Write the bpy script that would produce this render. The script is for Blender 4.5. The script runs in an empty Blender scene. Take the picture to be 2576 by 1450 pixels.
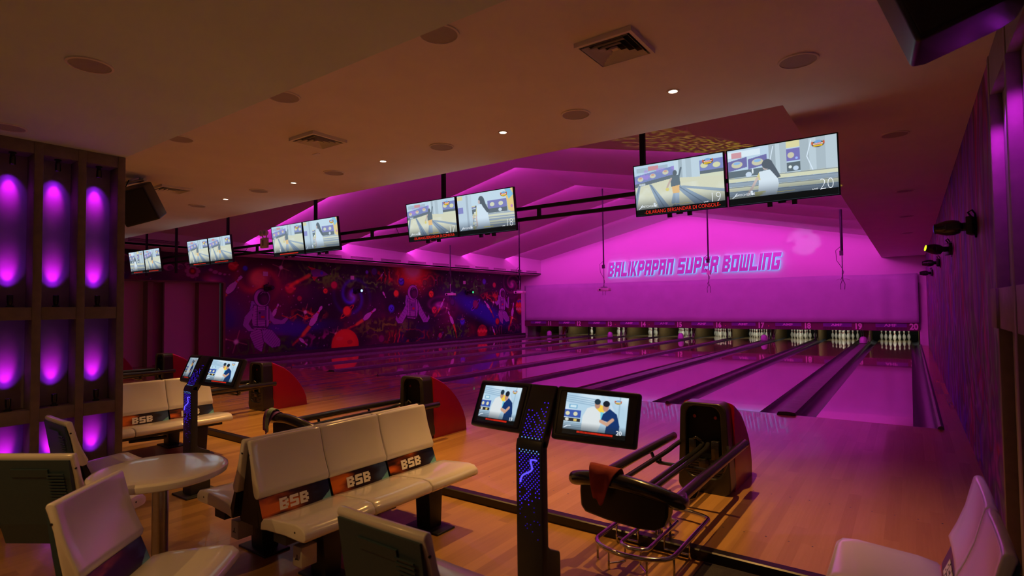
import bpy, bmesh, math, random
import numpy as np
from mathutils import Vector, Matrix
S = bpy.context.scene
COL = S.collection
random.seed(4)
PI = math.pi

# ------------------------------------------------------------------ camera, world, exposure
cd = bpy.data.cameras.new('camera'); cam = bpy.data.objects.new('camera', cd); COL.objects.link(cam)
cd.sensor_width = 36.0; cd.lens = 1391.57 * 36.0 / 2576.0
cd.clip_start = 0.05; cd.clip_end = 200
_r = Vector((0.81156497, 0.58414275, -0.01181326)); _u = Vector((0.02924368, -0.02041864, 0.99936374)); _f = Vector((-0.58352987, 0.81139407, 0.03365353))
M = Matrix.Identity(4)
for i in range(3):
    M[i][0] = _r[i]; M[i][1] = _u[i]; M[i][2] = -_f[i]
M[0][3], M[1][3], M[2][3] = 0.0146, -8.4087, 1.5269
cam.matrix_world = M
cd.dof.use_dof = True; cd.dof.focus_distance = 8.5; cd.dof.aperture_fstop = 3.2
S.camera = cam
S.view_settings.view_transform = 'Standard'; S.view_settings.look = 'None'
S.view_settings.gamma = 1.0; S.view_settings.use_curve_mapping = False
S.view_settings.exposure = 0.0
w = bpy.data.worlds.new('World'); S.world = w; w.use_nodes = True
w.node_tree.nodes['Background'].inputs[0].default_value = (0.60, 0.72, 0.80, 1)
w.node_tree.nodes['Background'].inputs[1].default_value = 0.035

# ------------------------------------------------------------------ large lights
MAG = (1.0, 0.05, 0.86)
WARM = (1.0, 0.50, 0.13)
def light(name, kind, loc, direction, power, color, **kw):
    ld = bpy.data.lights.new(name, kind); ld.energy = power; ld.color = color
    for k, v in kw.items(): setattr(ld, k, v)
    o = bpy.data.objects.new(name, ld); COL.objects.link(o); o.location = loc
    d = Vector(direction).normalized()
    o.rotation_euler = d.to_track_quat('-Z', 'Y').to_euler()
    return o
NW = dict(zip(range(11, 21), 'eleven twelve thirteen fourteen fifteen sixteen seventeen eighteen nineteen twenty'.split()))
XL, XR, RX = -15.5, -0.79, -8.145                      # vault sides and ridge
EDGES = [0.0, 3.15, 6.3, 9.45, 12.6]
def edge_z(y, side=True): return 3.45 + 0.0265 * y      # lower far edge of a vault panel at its sides
RISE = 1.58
COVE_W = 80.0
for y in EDGES:
    ze = edge_z(y)
    for xs in (XL, XR):
        a = Vector((xs, y - 0.09, ze + 0.10)); b = Vector((RX, y - 0.09, ze + RISE + 0.10))
        mid = (a + b) / 2; L = (b - a).length
        o = light('cove_lamp', 'AREA', mid, (0, 1, 0.35), COVE_W, MAG, shape='RECTANGLE', size=L, size_y=0.04)
        xax = (b - a).normalized(); d = Vector((0, 1, 0.35)).normalized()
        zax = -d; yax = zax.cross(xax).normalized(); zax = xax.cross(yax)
        m = Matrix.Identity(4)
        for i in range(3): m[i][0] = xax[i]; m[i][1] = yax[i]; m[i][2] = zax[i]; m[i][3] = mid[i]
        o.matrix_world = m

# ------------------------------------------------------------------ materials
def lin(c): return tuple(((x / 255.0) / 12.92 if x / 255.0 <= 0.04045 else ((x / 255.0 + 0.055) / 1.055) ** 2.4) for x in c)
def mat(name, color, rough=0.5, metal=0.0, coat=0.0, spec=0.5, noise=0.0, scale=8.0, bump=0.0, emis=None, estr=0.0):
    m = bpy.data.materials.new(name); m.use_nodes = True
    nt = m.node_tree; b = nt.nodes['Principled BSDF']
    b.inputs['Base Color'].default_value = (*color, 1); b.inputs['Roughness'].default_value = rough
    b.inputs['Metallic'].default_value = metal; b.inputs['Coat Weight'].default_value = coat
    b.inputs['Coat Roughness'].default_value = 0.06
    b.inputs['Specular IOR Level'].default_value = spec
    if emis:
        b.inputs['Emission Color'].default_value = (*emis, 1); b.inputs['Emission Strength'].default_value = estr
    if noise or bump:
        tc = nt.nodes.new('ShaderNodeTexCoord'); n = nt.nodes.new('ShaderNodeTexNoise')
        n.inputs['Scale'].default_value = scale; n.inputs['Detail'].default_value = 5
        nt.links.new(tc.outputs['Object'], n.inputs['Vector'])
        if noise:
            mx = nt.nodes.new('ShaderNodeMix'); mx.data_type = 'RGBA'; mx.blend_type = 'MULTIPLY'
            mx.inputs[6].default_value = (*color, 1)
            cr = nt.nodes.new('ShaderNodeValToRGB'); cr.color_ramp.elements[0].position = .3; cr.color_ramp.elements[1].position = .7
            cr.color_ramp.elements[0].color = (1 - noise,) * 3 + (1,); cr.color_ramp.elements[1].color = (1, 1, 1, 1)
            nt.links.new(n.outputs['Fac'], cr.inputs[0]); nt.links.new(cr.outputs[0], mx.inputs[7]); mx.inputs[0].default_value = 1
            nt.links.new(mx.outputs[2], b.inputs['Base Color'])
        if bump:
            bp = nt.nodes.new('ShaderNodeBump'); bp.inputs['Strength'].default_value = bump; bp.inputs['Distance'].default_value = 0.01
            nt.links.new(n.outputs['Fac'], bp.inputs['Height']); nt.links.new(bp.outputs[0], b.inputs['Normal'])
    return m
def boards(name, base, dark, width, rough, coat=0.0, length=1.4, spec=0.5, contrast=1.0, bump=.08):
    """narrow wooden boards running along y"""
    m = bpy.data.materials.new(name); m.use_nodes = True; nt = m.node_tree; b = nt.nodes['Principled BSDF']
    N = nt.nodes.new; Lk = nt.links.new
    tc = N('ShaderNodeTexCoord'); sp = N('ShaderNodeSeparateXYZ'); Lk(tc.outputs['Object'], sp.inputs[0])
    def math_(op, a, v=None, bb=None):
        n = N('ShaderNodeMath'); n.operation = op; Lk(a, n.inputs[0])
        if v is not None: n.inputs[1].default_value = v
        if bb is not None: Lk(bb, n.inputs[1])
        return n.outputs[0]
    xi = math_('FLOOR', math_('MULTIPLY', sp.outputs[0], 1 / width))
    wn = N('ShaderNodeTexWhiteNoise'); wn.noise_dimensions = '1D'; Lk(xi, wn.inputs['W'])
    ys = math_('ADD', math_('MULTIPLY', sp.outputs[1], 1 / length), bb=math_('MULTIPLY', wn.outputs[0], 7.3))
    yi = math_('FLOOR', ys)
    cb = N('ShaderNodeCombineXYZ'); Lk(xi, cb.inputs[0]); Lk(yi, cb.inputs[1])
    w2 = N('ShaderNodeTexWhiteNoise'); w2.noise_dimensions = '2D'; Lk(cb.outputs[0], w2.inputs['Vector'])
    mp = N('ShaderNodeMapping'); mp.inputs['Scale'].default_value = (60, 2.5, 1); Lk(tc.outputs['Object'], mp.inputs[0])
    n1 = N('ShaderNodeTexNoise'); n1.inputs['Scale'].default_value = 1; n1.inputs['Detail'].default_value = 4; Lk(mp.outputs[0], n1.inputs['Vector'])
    t = math_('ADD', math_('MULTIPLY', w2.outputs[0], 0.6 * contrast), bb=math_('MULTIPLY', n1.outputs['Fac'], 0.5))
    cr = N('ShaderNodeValToRGB'); cr.color_ramp.elements[0].position = .15; cr.color_ramp.elements[1].position = .95
    cr.color_ramp.elements[0].color = (*dark, 1); cr.color_ramp.elements[1].color = (*base, 1); Lk(t, cr.inputs[0])
    Lk(cr.outputs[0], b.inputs['Base Color'])
    b.inputs['Roughness'].default_value = rough; b.inputs['Coat Weight'].default_value = coat; b.inputs['Coat Roughness'].default_value = 0.03
    b.inputs['Specular IOR Level'].default_value = spec
    n2 = N('ShaderNodeTexNoise'); n2.inputs['Scale'].default_value = 2.2; n2.inputs['Detail'].default_value = 3; Lk(tc.outputs['Object'], n2.inputs['Vector'])
    bp = N('ShaderNodeBump'); bp.inputs['Strength'].default_value = bump; bp.inputs['Distance'].default_value = 0.01; Lk(n2.outputs['Fac'], bp.inputs['Height'])
    Lk(bp.outputs[0], b.inputs['Normal'])
    return m
def emit(name, color, strength):
    m = bpy.data.materials.new(name); m.use_nodes = True; nt = m.node_tree
    nt.nodes.clear(); e = nt.nodes.new('ShaderNodeEmission'); o = nt.nodes.new('ShaderNodeOutputMaterial')
    e.inputs[0].default_value = (*color, 1); e.inputs[1].default_value = strength; nt.links.new(e.outputs[0], o.inputs[0]); return m
def painted(name, strength=None, rough=0.6):
    """colours come from the mesh's own painted colour attribute; strength set = a screen that gives light"""
    m = bpy.data.materials.new(name); m.use_nodes = True; nt = m.node_tree
    a = nt.nodes.new('ShaderNodeAttribute'); a.attribute_name = 'paint'
    b = nt.nodes['Principled BSDF']; b.inputs['Roughness'].default_value = rough
    if strength is None: nt.links.new(a.outputs['Color'], b.inputs['Base Color'])
    else:
        b.inputs['Base Color'].default_value = (.01, .01, .01, 1); b.inputs['Roughness'].default_value = .25
        nt.links.new(a.outputs['Color'], b.inputs['Emission Color']); b.inputs['Emission Strength'].default_value = strength
    return m
MT = dict(
    plaster=mat('white_plaster', (.80, .76, .72), .85, noise=.06, scale=3),
    plaster_cool=mat('pale_grey_plaster', (.66, .80, .74), .7, noise=.08, scale=1.5),
    vault=mat('vault_paint', (.66, .62, .62), .9),
    curtain=mat('white_sheet', (.50, .50, .56), .9, noise=.08, scale=2.0),
    lane=boards('lane_boards', (.78, .40, .26), (.66, .33, .20), .027, .07, coat=.9, length=4, contrast=.5, bump=.015),
    deck=boards('pin_deck_boards', (.75, .55, .28), (.62, .44, .21), .027, .08, coat=.8, length=4, contrast=.5, bump=.015),
    approach=boards('approach_boards', (.56, .315, .10), (.40, .21, .062), .085, .24, coat=.25, length=1.6),
    concourse=boards('concourse_boards', (.50, .28, .085), (.30, .155, .045), .09, .32, coat=.12, length=1.1),
    gutter=mat('grey_plastic', (.10, .10, .12), .28, noise=.2, scale=5),
    cap=mat('capping_plastic', (.20, .17, .20), .38, noise=.35, scale=6),
    black=mat('black_plastic', (.012, .012, .014), .35),
    satin=mat('satin_black', (.018, .018, .02), .22, coat=.4),
    metal_black=mat('black_metal', (.012, .011, .012), .45, metal=.3),
    rubber=mat('black_rubber', (.01, .01, .01), .6),
    chrome=mat('chrome', (.62, .60, .60), .12, metal=1.0),
    steel=mat('brushed_steel', (.45, .45, .46), .32, metal=1.0, noise=.15, scale=30),
    shell=mat('white_shell', (.84, .82, .80), .18, coat=.5),
    shellback=mat('grey_back_panel', (.030, .065, .090), .5, bump=.15, scale=60),
    beam=mat('dark_blue_steel', (.018, .022, .032), .45),
    hood=mat('red_fibreglass', (.34, .004, .010), .30, coat=.3),
    pin=mat('pin_white', (.86, .86, .80), .18, coat=.5),
    mask=mat('maroon_panel', (.13, .035, .06), .5),
    masklogo=mat('violet_panel', (.16, .05, .30), .5),
    vent=mat('dark_grille', (.05, .02, .045), .6),
    cream=mat('cream_plastic', (.75, .68, .66), .4),
    lattice=mat('brown_wood', (.22, .165, .13), .7, noise=.2, scale=14),
    niche=mat('niche_board', (.34, .28, .30), .8, noise=.12, scale=10),
    wood=mat('tan_wood', (.20, .13, .05), .5, noise=.15, scale=8),
    darkpit=mat('pit_black', (.006, .007, .008), .8),
    carpet=mat('carpet_mat', (.05, .045, .042), .95, noise=.5, scale=140, bump=.6),
    red_cloth=mat('red_cloth', (.38, .05, .045), .9, noise=.25, scale=25),
    purple_cloth=mat('purple_cloth', (.26, .09, .40), .9, noise=.2, scale=25),
    grey_cloth=mat('grey_green_cloth', (.32, .46, .40), .9, noise=.2, scale=25),
    letterwhite=mat('letter_white', (.95, .92, .88), .5),
    navybox=mat('light_grey_plastic', (.62, .60, .60), .45),
    speakerm=mat('speaker_mesh', (.014, .013, .014), .7, bump=.5, scale=200),
    lamp=emit('lamp_white', (1, .82, .62), 9.0),
    ceilspk=mat('speaker_grille', (.40, .36, .36), .8, bump=.3, scale=150),
    red=emit('red_indicator', (1, .02, .02), 2.0),
    redtext=emit('red_text', (.85, .03, .015), 1.0),
    whitetext=emit('white_text', (.85, .9, .95), 1.0),
    pinktext=mat('pink_white_paint', (.78, .62, .66), .6),
    logotext=mat('pale_violet_paint', (.72, .45, .75), .6),
    signface=mat('sign_face_white', (.55, .50, .62), .45),
    signglow=emit('sign_halo_blue', (.12, .42, 1.0), 2.2),
    ledblue=emit('led_blue', (.06, .015, 1.0), 1.6),
    ledbright=emit('led_pale_blue', (.15, .35, 1.0), 1.6),
    leddim=emit('led_dim_blue', (.05, .01, .7), .35),
    yellowlens=emit('yellow_lens', (.75, .9, .02), 1.6),
    bluelens=emit('violet_lens', (.12, .05, .8), .6),
    greenlens=emit('green_lens', (.05, .9, .3), 1.2),
    whitelens=emit('blue_white_lens', (.35, .5, 1.0), 2.0),
    wall_a=mat('alcove_pink', (.70, .42, .50), .8), wall_b=mat('alcove_maroon', (.45, .18, .26), .8),
    wall_c=mat('alcove_brown', (.34, .16, .14), .8), wall_d=mat('alcove_tan', (.36, .24, .18), .8),
    screen=painted('screen_picture', 1.0), screen_dim=painted('screen_picture_dim', .55), mural=painted('mural_paint', None, .55),
    bandpaint=painted('decal_print', None, .35),
    lipstrip=mat('step_nosing', (.012, .011, .011), .3),
)

# ------------------------------------------------------------------ mesh helpers
class MB:
    def __init__(s): s.v = []; s.f = []; s.m = []; s.M = None
    def add(s, verts, faces, mi=0):
        n = len(s.v)
        if s.M is not None: verts = [tuple(s.M @ Vector(p)) for p in verts]
        s.v += [tuple(p) for p in verts]; s.f += [tuple(i + n for i in q) for q in faces]; s.m += [mi] * len(faces); return s
    def box(s, x0, x1, y0, y1, z0, z1, mi=0):
        v = [(x, y, z) for z in (z0, z1) for y in (y0, y1) for x in (x0, x1)]
        return s.add(v, [(0, 2, 3, 1), (4, 5, 7, 6), (0, 1, 5, 4), (1, 3, 7, 5), (3, 2, 6, 7), (2, 0, 4, 6)], mi)
    def prism(s, pts, a, b, axis='x', mi=0, cap=True):
        """closed outline pts (2-D) extruded along an axis from a to b"""
        def P(p, t): return (t, p[0], p[1]) if axis == 'x' else ((p[0], t, p[1]) if axis == 'y' else (p[0], p[1], t))
        n = len(pts); v = [P(p, a) for p in pts] + [P(p, b) for p in pts]
        f = [(i, (i + 1) % n, (i + 1) % n + n, i + n) for i in range(n)]
        if cap: f += [tuple(range(n))[::-1], tuple(range(n, 2 * n))]
        return s.add(v, f, mi)
    def tube(s, path, r, n=10, mi=0, closed=False, caps=True):
        P = [Vector(p) for p in path]; k = len(P); rs = r if isinstance(r, (list, tuple)) else [r] * k
        rings = []; up = None
        for i in range(k):
            if closed: t = (P[(i + 1) % k] - P[i - 1]).normalized()
            else: t = (P[min(i + 1, k - 1)] - P[max(i - 1, 0)]).normalized()
            if up is None:
                up = Vector((0, 0, 1)) if abs(t.z) < .9 else Vector((1, 0, 0))
            a = t.cross(up)
            if a.length < 1e-4: a = t.orthogonal()
            a.normalize(); b = a.cross(t).normalized(); up = b
            rings.append([P[i] + a * math.cos(2 * PI * j / n) * rs[i] + b * math.sin(2 * PI * j / n) * rs[i] for j in range(n)])
        v = [p for q in rings for p in q]; f = []
        for i in range(k if closed else k - 1):
            for j in range(n):
                i2 = (i + 1) % k; f.append((i * n + j, i * n + (j + 1) % n, i2 * n + (j + 1) % n, i2 * n + j))
        if not closed and caps: f += [tuple(range(n))[::-1], tuple((k - 1) * n + j for j in range(n))]
        return s.add(v, f, mi)
    def lathe(s, prof, c=(0, 0, 0), n=24, mi=0, axis='z'):
        v = []; f = []
        for (r, z) in prof:
            for j in range(n):
                a = 2 * PI * j / n; x, y = r * math.cos(a), r * math.sin(a)
                q = (x, y, z) if axis == 'z' else ((z, x, y) if axis == 'x' else (x, z, y))
                v.append((c[0] + q[0], c[1] + q[1], c[2] + q[2]))
        k = len(prof)
        for i in range(k - 1):
            for j in range(n): f.append((i * n + j, i * n + (j + 1) % n, (i + 1) * n + (j + 1) % n, (i + 1) * n + j))
        f += [tuple(range(n))[::-1], tuple((k - 1) * n + j for j in range(n))]
        return s.add(v, f, mi)
    def mesh(s, name, mats, smooth=False, bevel=0, seg=2, sub=0):
        me = bpy.data.meshes.new(name); me.from_pydata(s.v, [], s.f); me.validate()
        for m in (mats if isinstance(mats, (list, tuple)) else [mats]): me.materials.append(m)
        for i, p in enumerate(me.polygons): p.material_index = s.m[i] if i < len(s.m) else 0
        bm = bmesh.new(); bm.from_mesh(me); bmesh.ops.recalc_face_normals(bm, faces=bm.faces)
        if smooth:
            for fc in bm.faces: fc.smooth = True
            for e in bm.edges:
                if len(e.link_faces) == 2 and e.calc_face_angle(0) > math.radians(40): e.smooth = False
        bm.to_mesh(me); bm.free(); return me
    def obj(s, name, mats, parent=None, smooth=False, bevel=0, seg=2, **tags):
        me = s.mesh(name, mats, smooth); o = bpy.data.objects.new(name, me); COL.objects.link(o)
        if parent: o.parent = parent
        if bevel:
            md = o.modifiers.new('bevel', 'BEVEL'); md.width = bevel; md.segments = seg; md.limit_method = 'ANGLE'; md.angle_limit = math.radians(35)
            for p in me.polygons: p.use_smooth = True
            md.harden_normals = False
        tag(o, **tags); return o
def tag(o, label=None, cat=None, group=None, kind=None):
    if label: o['label'] = label
    if cat: o['category'] = cat
    if group: o['group'] = group
    if kind: o['kind'] = kind
    return o
def thing(name, loc, label, cat, group=None, rz=0):
    o = bpy.data.objects.new(name, None); COL.objects.link(o); o.location = loc; o.rotation_euler = (0, 0, rz); o.empty_display_size = .1
    return tag(o, label, cat, group)
def dup(root, loc=None, rz=None, label=None, group=None):
    r = root.copy(); COL.objects.link(r)
    if loc is not None: r.location = loc
    if rz is not None: r.rotation_euler = (0, 0, rz)
    if label: r['label'] = label
    if group: r['group'] = group
    for ch in list(root.children):
        c = ch.copy(); COL.objects.link(c); c.parent = r
        for g in ch.children:
            d = g.copy(); COL.objects.link(d); d.parent = c
    return r
def text(name, s, size, material, parent, loc, rot=(PI / 2, 0, 0), extrude=.002, bold=0.0, align='CENTER', xs=1.0, shear=0, kind=None):
    cu = bpy.data.curves.new(name, 'FONT'); cu.body = s; cu.size = size; cu.extrude = extrude; cu.offset = bold; cu.align_x = align; cu.align_y = 'CENTER'; cu.shear = shear
    cu.resolution_u = 3
    t = bpy.data.objects.new(name, cu); COL.objects.link(t)
    dg = bpy.context.evaluated_depsgraph_get(); me = bpy.data.meshes.new_from_object(t.evaluated_get(dg)); bpy.data.objects.remove(t)
    me.name = name; me.materials.clear(); me.materials.append(material)
    o = bpy.data.objects.new(name, me); COL.objects.link(o); o.parent = parent; o.location = loc; o.rotation_euler = rot; o.scale = (xs, 1, 1)
    return o
def struct(o): o['kind'] = 'structure'; return o

# ------------------------------------------------------------------ painting on fine meshes
class Canvas:
    """colour field; x to the right, y downward, both in the surface's own units"""
    def __init__(s, W, H, nx, ny, bg=(0, 0, 0)):
        s.W, s.H, s.nx, s.ny = W, H, nx, ny
        s.X, s.Y = np.meshgrid(np.linspace(0, W, nx), np.linspace(0, H, ny)); s.px = W / nx
        s.C = np.zeros((ny, nx, 3)) + np.array(bg)
    def mixm(s, m, c, a=1.0):
        m = np.clip(m, 0, 1)[..., None] * a; s.C = s.C * (1 - m) + np.array(c) * m
    def ell(s, x, y, rx, ry=None, c=(1, 1, 1), a=1, soft=None, rot=0):
        ry = ry or rx; dx, dy = s.X - x, s.Y - y
        if rot: ca, sa = math.cos(rot), math.sin(rot); dx, dy = dx * ca + dy * sa, -dx * sa + dy * ca
        d = np.sqrt((dx / rx) ** 2 + (dy / ry) ** 2); sf = soft if soft is not None else s.px / min(rx, ry)
        s.mixm((1 - d) / sf + .5, c, a)
    def poly(s, P, c, a=1):
        ins = np.zeros_like(s.X, bool); n = len(P)
        for i in range(n):
            (x1, y1), (x2, y2) = P[i], P[(i + 1) % n]
            if y1 == y2: continue
            cond = ((s.Y >= y1) != (s.Y >= y2)) & (s.X < (x2 - x1) * (s.Y - y1) / (y2 - y1) + x1); ins ^= cond
        s.mixm(ins.astype(float), c, a)
    def rect(s, x0, y0, x1, y1, c, a=1): s.mixm(((s.X >= x0) & (s.X < x1) & (s.Y >= y0) & (s.Y < y1)).astype(float), c, a)
    def line(s, P, w, c, a=1, soft=1.0):
        for (x1, y1), (x2, y2) in zip(P[:-1], P[1:]):
            dx, dy = x2 - x1, y2 - y1; L = dx * dx + dy * dy + 1e-9
            t = np.clip(((s.X - x1) * dx + (s.Y - y1) * dy) / L, 0, 1)
            d = np.hypot(s.X - x1 - t * dx, s.Y - y1 - t * dy); s.mixm((w / 2 - d) / (s.px * soft) + .5, c, a)
    def noise(s, scale, seed=0, oct=4, sx=1.0, sy=1.0):
        r = np.random.RandomState(seed); out = 0; amp = 1; tot = 0
        for o in range(oct):
            f = 2 ** o / scale; gx, gy = s.X * f * sx, s.Y * f * sy
            n1, n2 = int(gx.max()) + 3, int(gy.max()) + 3; g = r.rand(n2, n1)
            ix, iy = gx.astype(int), gy.astype(int); fx, fy = gx - ix, gy - iy; fx = fx * fx * (3 - 2 * fx); fy = fy * fy * (3 - 2 * fy)
            v = g[iy, ix] * (1 - fx) * (1 - fy) + g[iy, ix + 1] * fx * (1 - fy) + g[iy + 1, ix] * (1 - fx) * fy + g[iy + 1, ix + 1] * fx * fy
            out = out + v * amp; tot += amp; amp *= .5
        return out / tot
    def mesh(s, name, material, to3d):
        nx, ny = s.nx, s.ny
        P = to3d(s.X, s.Y); co = np.stack(P, -1).reshape(-1, 3).astype(np.float32)
        i = np.arange(nx * ny).reshape(ny, nx)
        q = np.stack([i[1:, :-1], i[1:, 1:], i[:-1, 1:], i[:-1, :-1]], -1).reshape(-1, 4)
        me = bpy.data.meshes.new(name); me.vertices.add(len(co)); me.vertices.foreach_set('co', co.ravel())
        me.loops.add(q.size); me.loops.foreach_set('vertex_index', q.ravel().astype(np.int32))
        me.polygons.add(len(q)); me.polygons.foreach_set('loop_start', np.arange(0, q.size, 4, dtype=np.int32))
        me.update(calc_edges=True)
        at = me.color_attributes.new('paint', 'FLOAT_COLOR', 'POINT')
        c = np.ones((nx * ny, 4), np.float32); sr = np.clip(s.C.reshape(-1, 3), 0, 1)
        c[:, :3] = np.where(sr <= .04045, sr / 12.92, ((sr + .055) / 1.055) ** 2.4); at.data.foreach_set('color', c.ravel())
        me.materials.append(material); return me
    def obj(s, name, material, to3d, parent=None, **tags):
        o = bpy.data.objects.new(name, s.mesh(name, material, to3d)); COL.objects.link(o)
        if parent: o.parent = parent
        return tag(o, **tags)

# ================================================================== THE ROOM
FZ = -0.06
b = MB(); b.box(-18.6, .49, -4.87, 0, -.045, 0); struct(b.obj('floor', MT['approach']))
b = MB(); b.box(-18.6, 1.2, -13.5, -4.87, -.3, FZ); struct(b.obj('floor', MT['concourse']))
b = MB(); b.box(-18.6, .49, 0, 20.2, -.3, -.2); b.box(-18.6, .49, -.02, 0, -.3, -.046); struct(b.obj('floor', MT['darkpit']))
b = MB()
for yy in (-3.56, -4.46):
    for i in range(118):
        xx = .15 - .1355 * i; b.add([(xx + .006 * math.cos(a * PI / 4), yy + .006 * math.sin(a * PI / 4), .0006) for a in range(8)], [tuple(range(8))])
struct(b.obj('floor_markings', MT['rubber']))
# black nosing along the little step
b = MB(); b.prism([(-4.915, -.059), (-4.868, -.059), (-4.868, .0), (-4.845, .0), (-4.845, .006), (-4.905, .006), (-4.915, 0)], -18.5, .49)
struct(b.obj('trim_1', MT['lipstrip']))
b = MB(); b.box(.30, .49, 0, 15.7, -.2, 0); struct(b.obj('floor', MT['approach']))
b = MB(); b.box(-16.75, -16.5, 0, 15.75, -.2, .13); struct(b.obj('trim_2', mat('dark_plinth', (.05, .02, .05), .5)))
# right wall with its marbled painting
def marble():
    m = bpy.data.materials.new('marbled_wall_painting'); m.use_nodes = True; nt = m.node_tree; b = nt.nodes['Principled BSDF']
    N = nt.nodes.new; Lk = nt.links.new
    tc = N('ShaderNodeTexCoord'); mp = N('ShaderNodeMapping'); mp.inputs['Scale'].default_value = (1, .5, .30); Lk(tc.outputs['Object'], mp.inputs[0])
    n = N('ShaderNodeTexNoise'); n.inputs['Scale'].default_value = 1.7; n.inputs['Detail'].default_value = 3.0; n.inputs['Distortion'].default_value = 1.5; Lk(mp.outputs[0], n.inputs['Vector'])
    cr = N('ShaderNodeValToRGB'); e = cr.color_ramp.elements
    stops = [(.28, (.03, .02, .10)), (.36, (.30, .05, .34)), (.42, (.55, .22, .60)), (.46, (.10, .05, .28)), (.50, (.50, .04, .05)), (.54, (.36, .10, .42)), (.58, (.70, .35, .60)), (.62, (.12, .16, .06)), (.68, (.45, .06, .30)), (.76, (.06, .03, .16))]
    e[0].position = stops[0][0]; e[0].color = (*stops[0][1], 1); e[1].position = stops[-1][0]; e[1].color = (*stops[-1][1], 1)
    for p, c in stops[1:-1]:
        q = e.new(p); q.color = (c[0] * .75, c[1] * .7, c[2] * 1.0, 1)
    Lk(n.outputs['Fac'], cr.inputs[0])
    m2 = N('ShaderNodeMapping'); m2.inputs['Scale'].default_value = (1, .30, .22); Lk(tc.outputs['Object'], m2.inputs[0])
    n2 = N('ShaderNodeTexNoise'); n2.inputs['Scale'].default_value = 1.6; n2.inputs['Detail'].default_value = 2; n2.inputs['Distortion'].default_value = 3; Lk(m2.outputs[0], n2.inputs['Vector'])
    c2 = N('ShaderNodeValToRGB'); e2 = c2.color_ramp.elements; e2[0].position = .34; e2[0].color = (.30, .25, 1.2, 1); e2[1].position = .68; e2[1].color = (1.0, .22, .18, 1)
    for p_, c_ in ((.44, (.75, .6, .9, 1)), (.50, (.45, 1.6, .30, 1)), (.55, (.35, .25, .45, 1)), (.61, (1.1, .5, .9, 1))):
        q2 = e2.new(p_); q2.color = c_
    Lk(n2.outputs['Fac'], c2.inputs[0]); mx = N('ShaderNodeMix'); mx.data_type = 'RGBA'; mx.blend_type = 'MULTIPLY'; mx.inputs[0].default_value = 1
    Lk(cr.outputs[0], mx.inputs[6]); Lk(c2.outputs[0], mx.inputs[7]); Lk(mx.outputs[2], b.inputs['Base Color']); b.inputs['Roughness'].default_value = .6
    return m
b = MB(); b.box(.49, .7, -13.5, 20.2, -.3, 3.5); struct(b.obj('wall_right', marble()))
# back wall above the masking units, with corner piers to the floor
b = MB(); b.box(-18.6, .49, 15.75, 15.95, .785, 5.9); b.box(-16.75, -16.5, 15.72, 15.95, -.2, .785); b.box(.262, .49, 15.72, 15.95, -.2, .785)
struct(b.obj('wall_back', MT['vault']))
b = MB(); b.box(-18.6, .49, 15.95, 20.2, 1.15, 1.2); struct(b.obj('ceiling', MT['darkpit']))  # unseen lid added over the pit to block light
b = MB(); b.box(-18.6, .49, 20.02, 20.2, -.3, 1.2); struct(b.obj('wall_pit', MT['darkpit']))
# side wall behind the mural, soffit and vented fascia over it
b = MB(); b.box(-17.0, -16.76, .06, 20.2, -.3, 3.3); b.box(-17.0, -16.76, -13.5, .06, 2.35, 3.3); b.box(-17.0, -16.76, -13.5, -3.2, -.3, 2.35)
struct(b.obj('wall_left', MT['plaster']))
b = MB(); b.box(-17.0, -15.5, -3.44, 15.75, 3.17, 3.22); struct(b.obj('ceiling', MT['plaster']))
b = MB(); b.box(-15.56, -15.5, -3.44, 15.75, 3.16, 4.4); struct(b.obj('wall_fascia', MT['vault']))
b = MB(); b.box(-.79, .7, -3.44, 15.75, 3.16, 3.22); struct(b.obj('ceiling', MT['plaster']))
b = MB(); b.box(-.79, -.74, -3.44, 15.75, 3.165, 4.4); b.box(-15.5, -.79, -3.5, -3.44, 3.165, 5.9); struct(b.obj('wall_upstand', MT['vault']))
b = MB(); b.box(-18.6, .7, -6.5, -3.44, 3.16, 3.22); struct(b.obj('ceiling', MT['plaster']))
b = MB(); b.box(-18.6, .7, -13.5, -6.367, 2.95, 3.22); struct(b.obj('ceiling', MT['plaster_cool']))
# alcove in the left wall under the mural
b = MB(); b.box(-17.3, -17.2, -3.2, -1.9, -.3, 2.4); struct(b.obj('wall_alcove', MT['wall_a']))
b = MB(); b.box(-17.3, -16.9, -1.95, -1.82, -.3, 2.4); struct(b.obj('wall_alcove', MT['wall_d']))
b = MB(); b.box(-17.45, -17.35, -1.82, -.9, -.3, 2.4); struct(b.obj('wall_alcove', MT['wall_b']))
b = MB(); b.box(-17.2, -17.1, -1.45, -.2, -.3, 2.4); struct(b.obj('wall_alcove', MT['wall_a']))
b = MB(); b.box(-17.1, -16.88, -.62, -.02, -.3, 2.4); struct(b.obj('wall_alcove', MT['wall_c']))
b = MB(); b.box(-18.0, -17.0, -3.2, .0, 2.34, 2.4); struct(b.obj('ceiling', MT['plaster']))
b = MB(); b.box(-16.78, -16.7, 0.0, .07, 0, 2.35); b.box(-16.78, -16.7, -3.2, .0, 2.33, 2.37); struct(b.obj('trim_3', MT['wood']))
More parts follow.
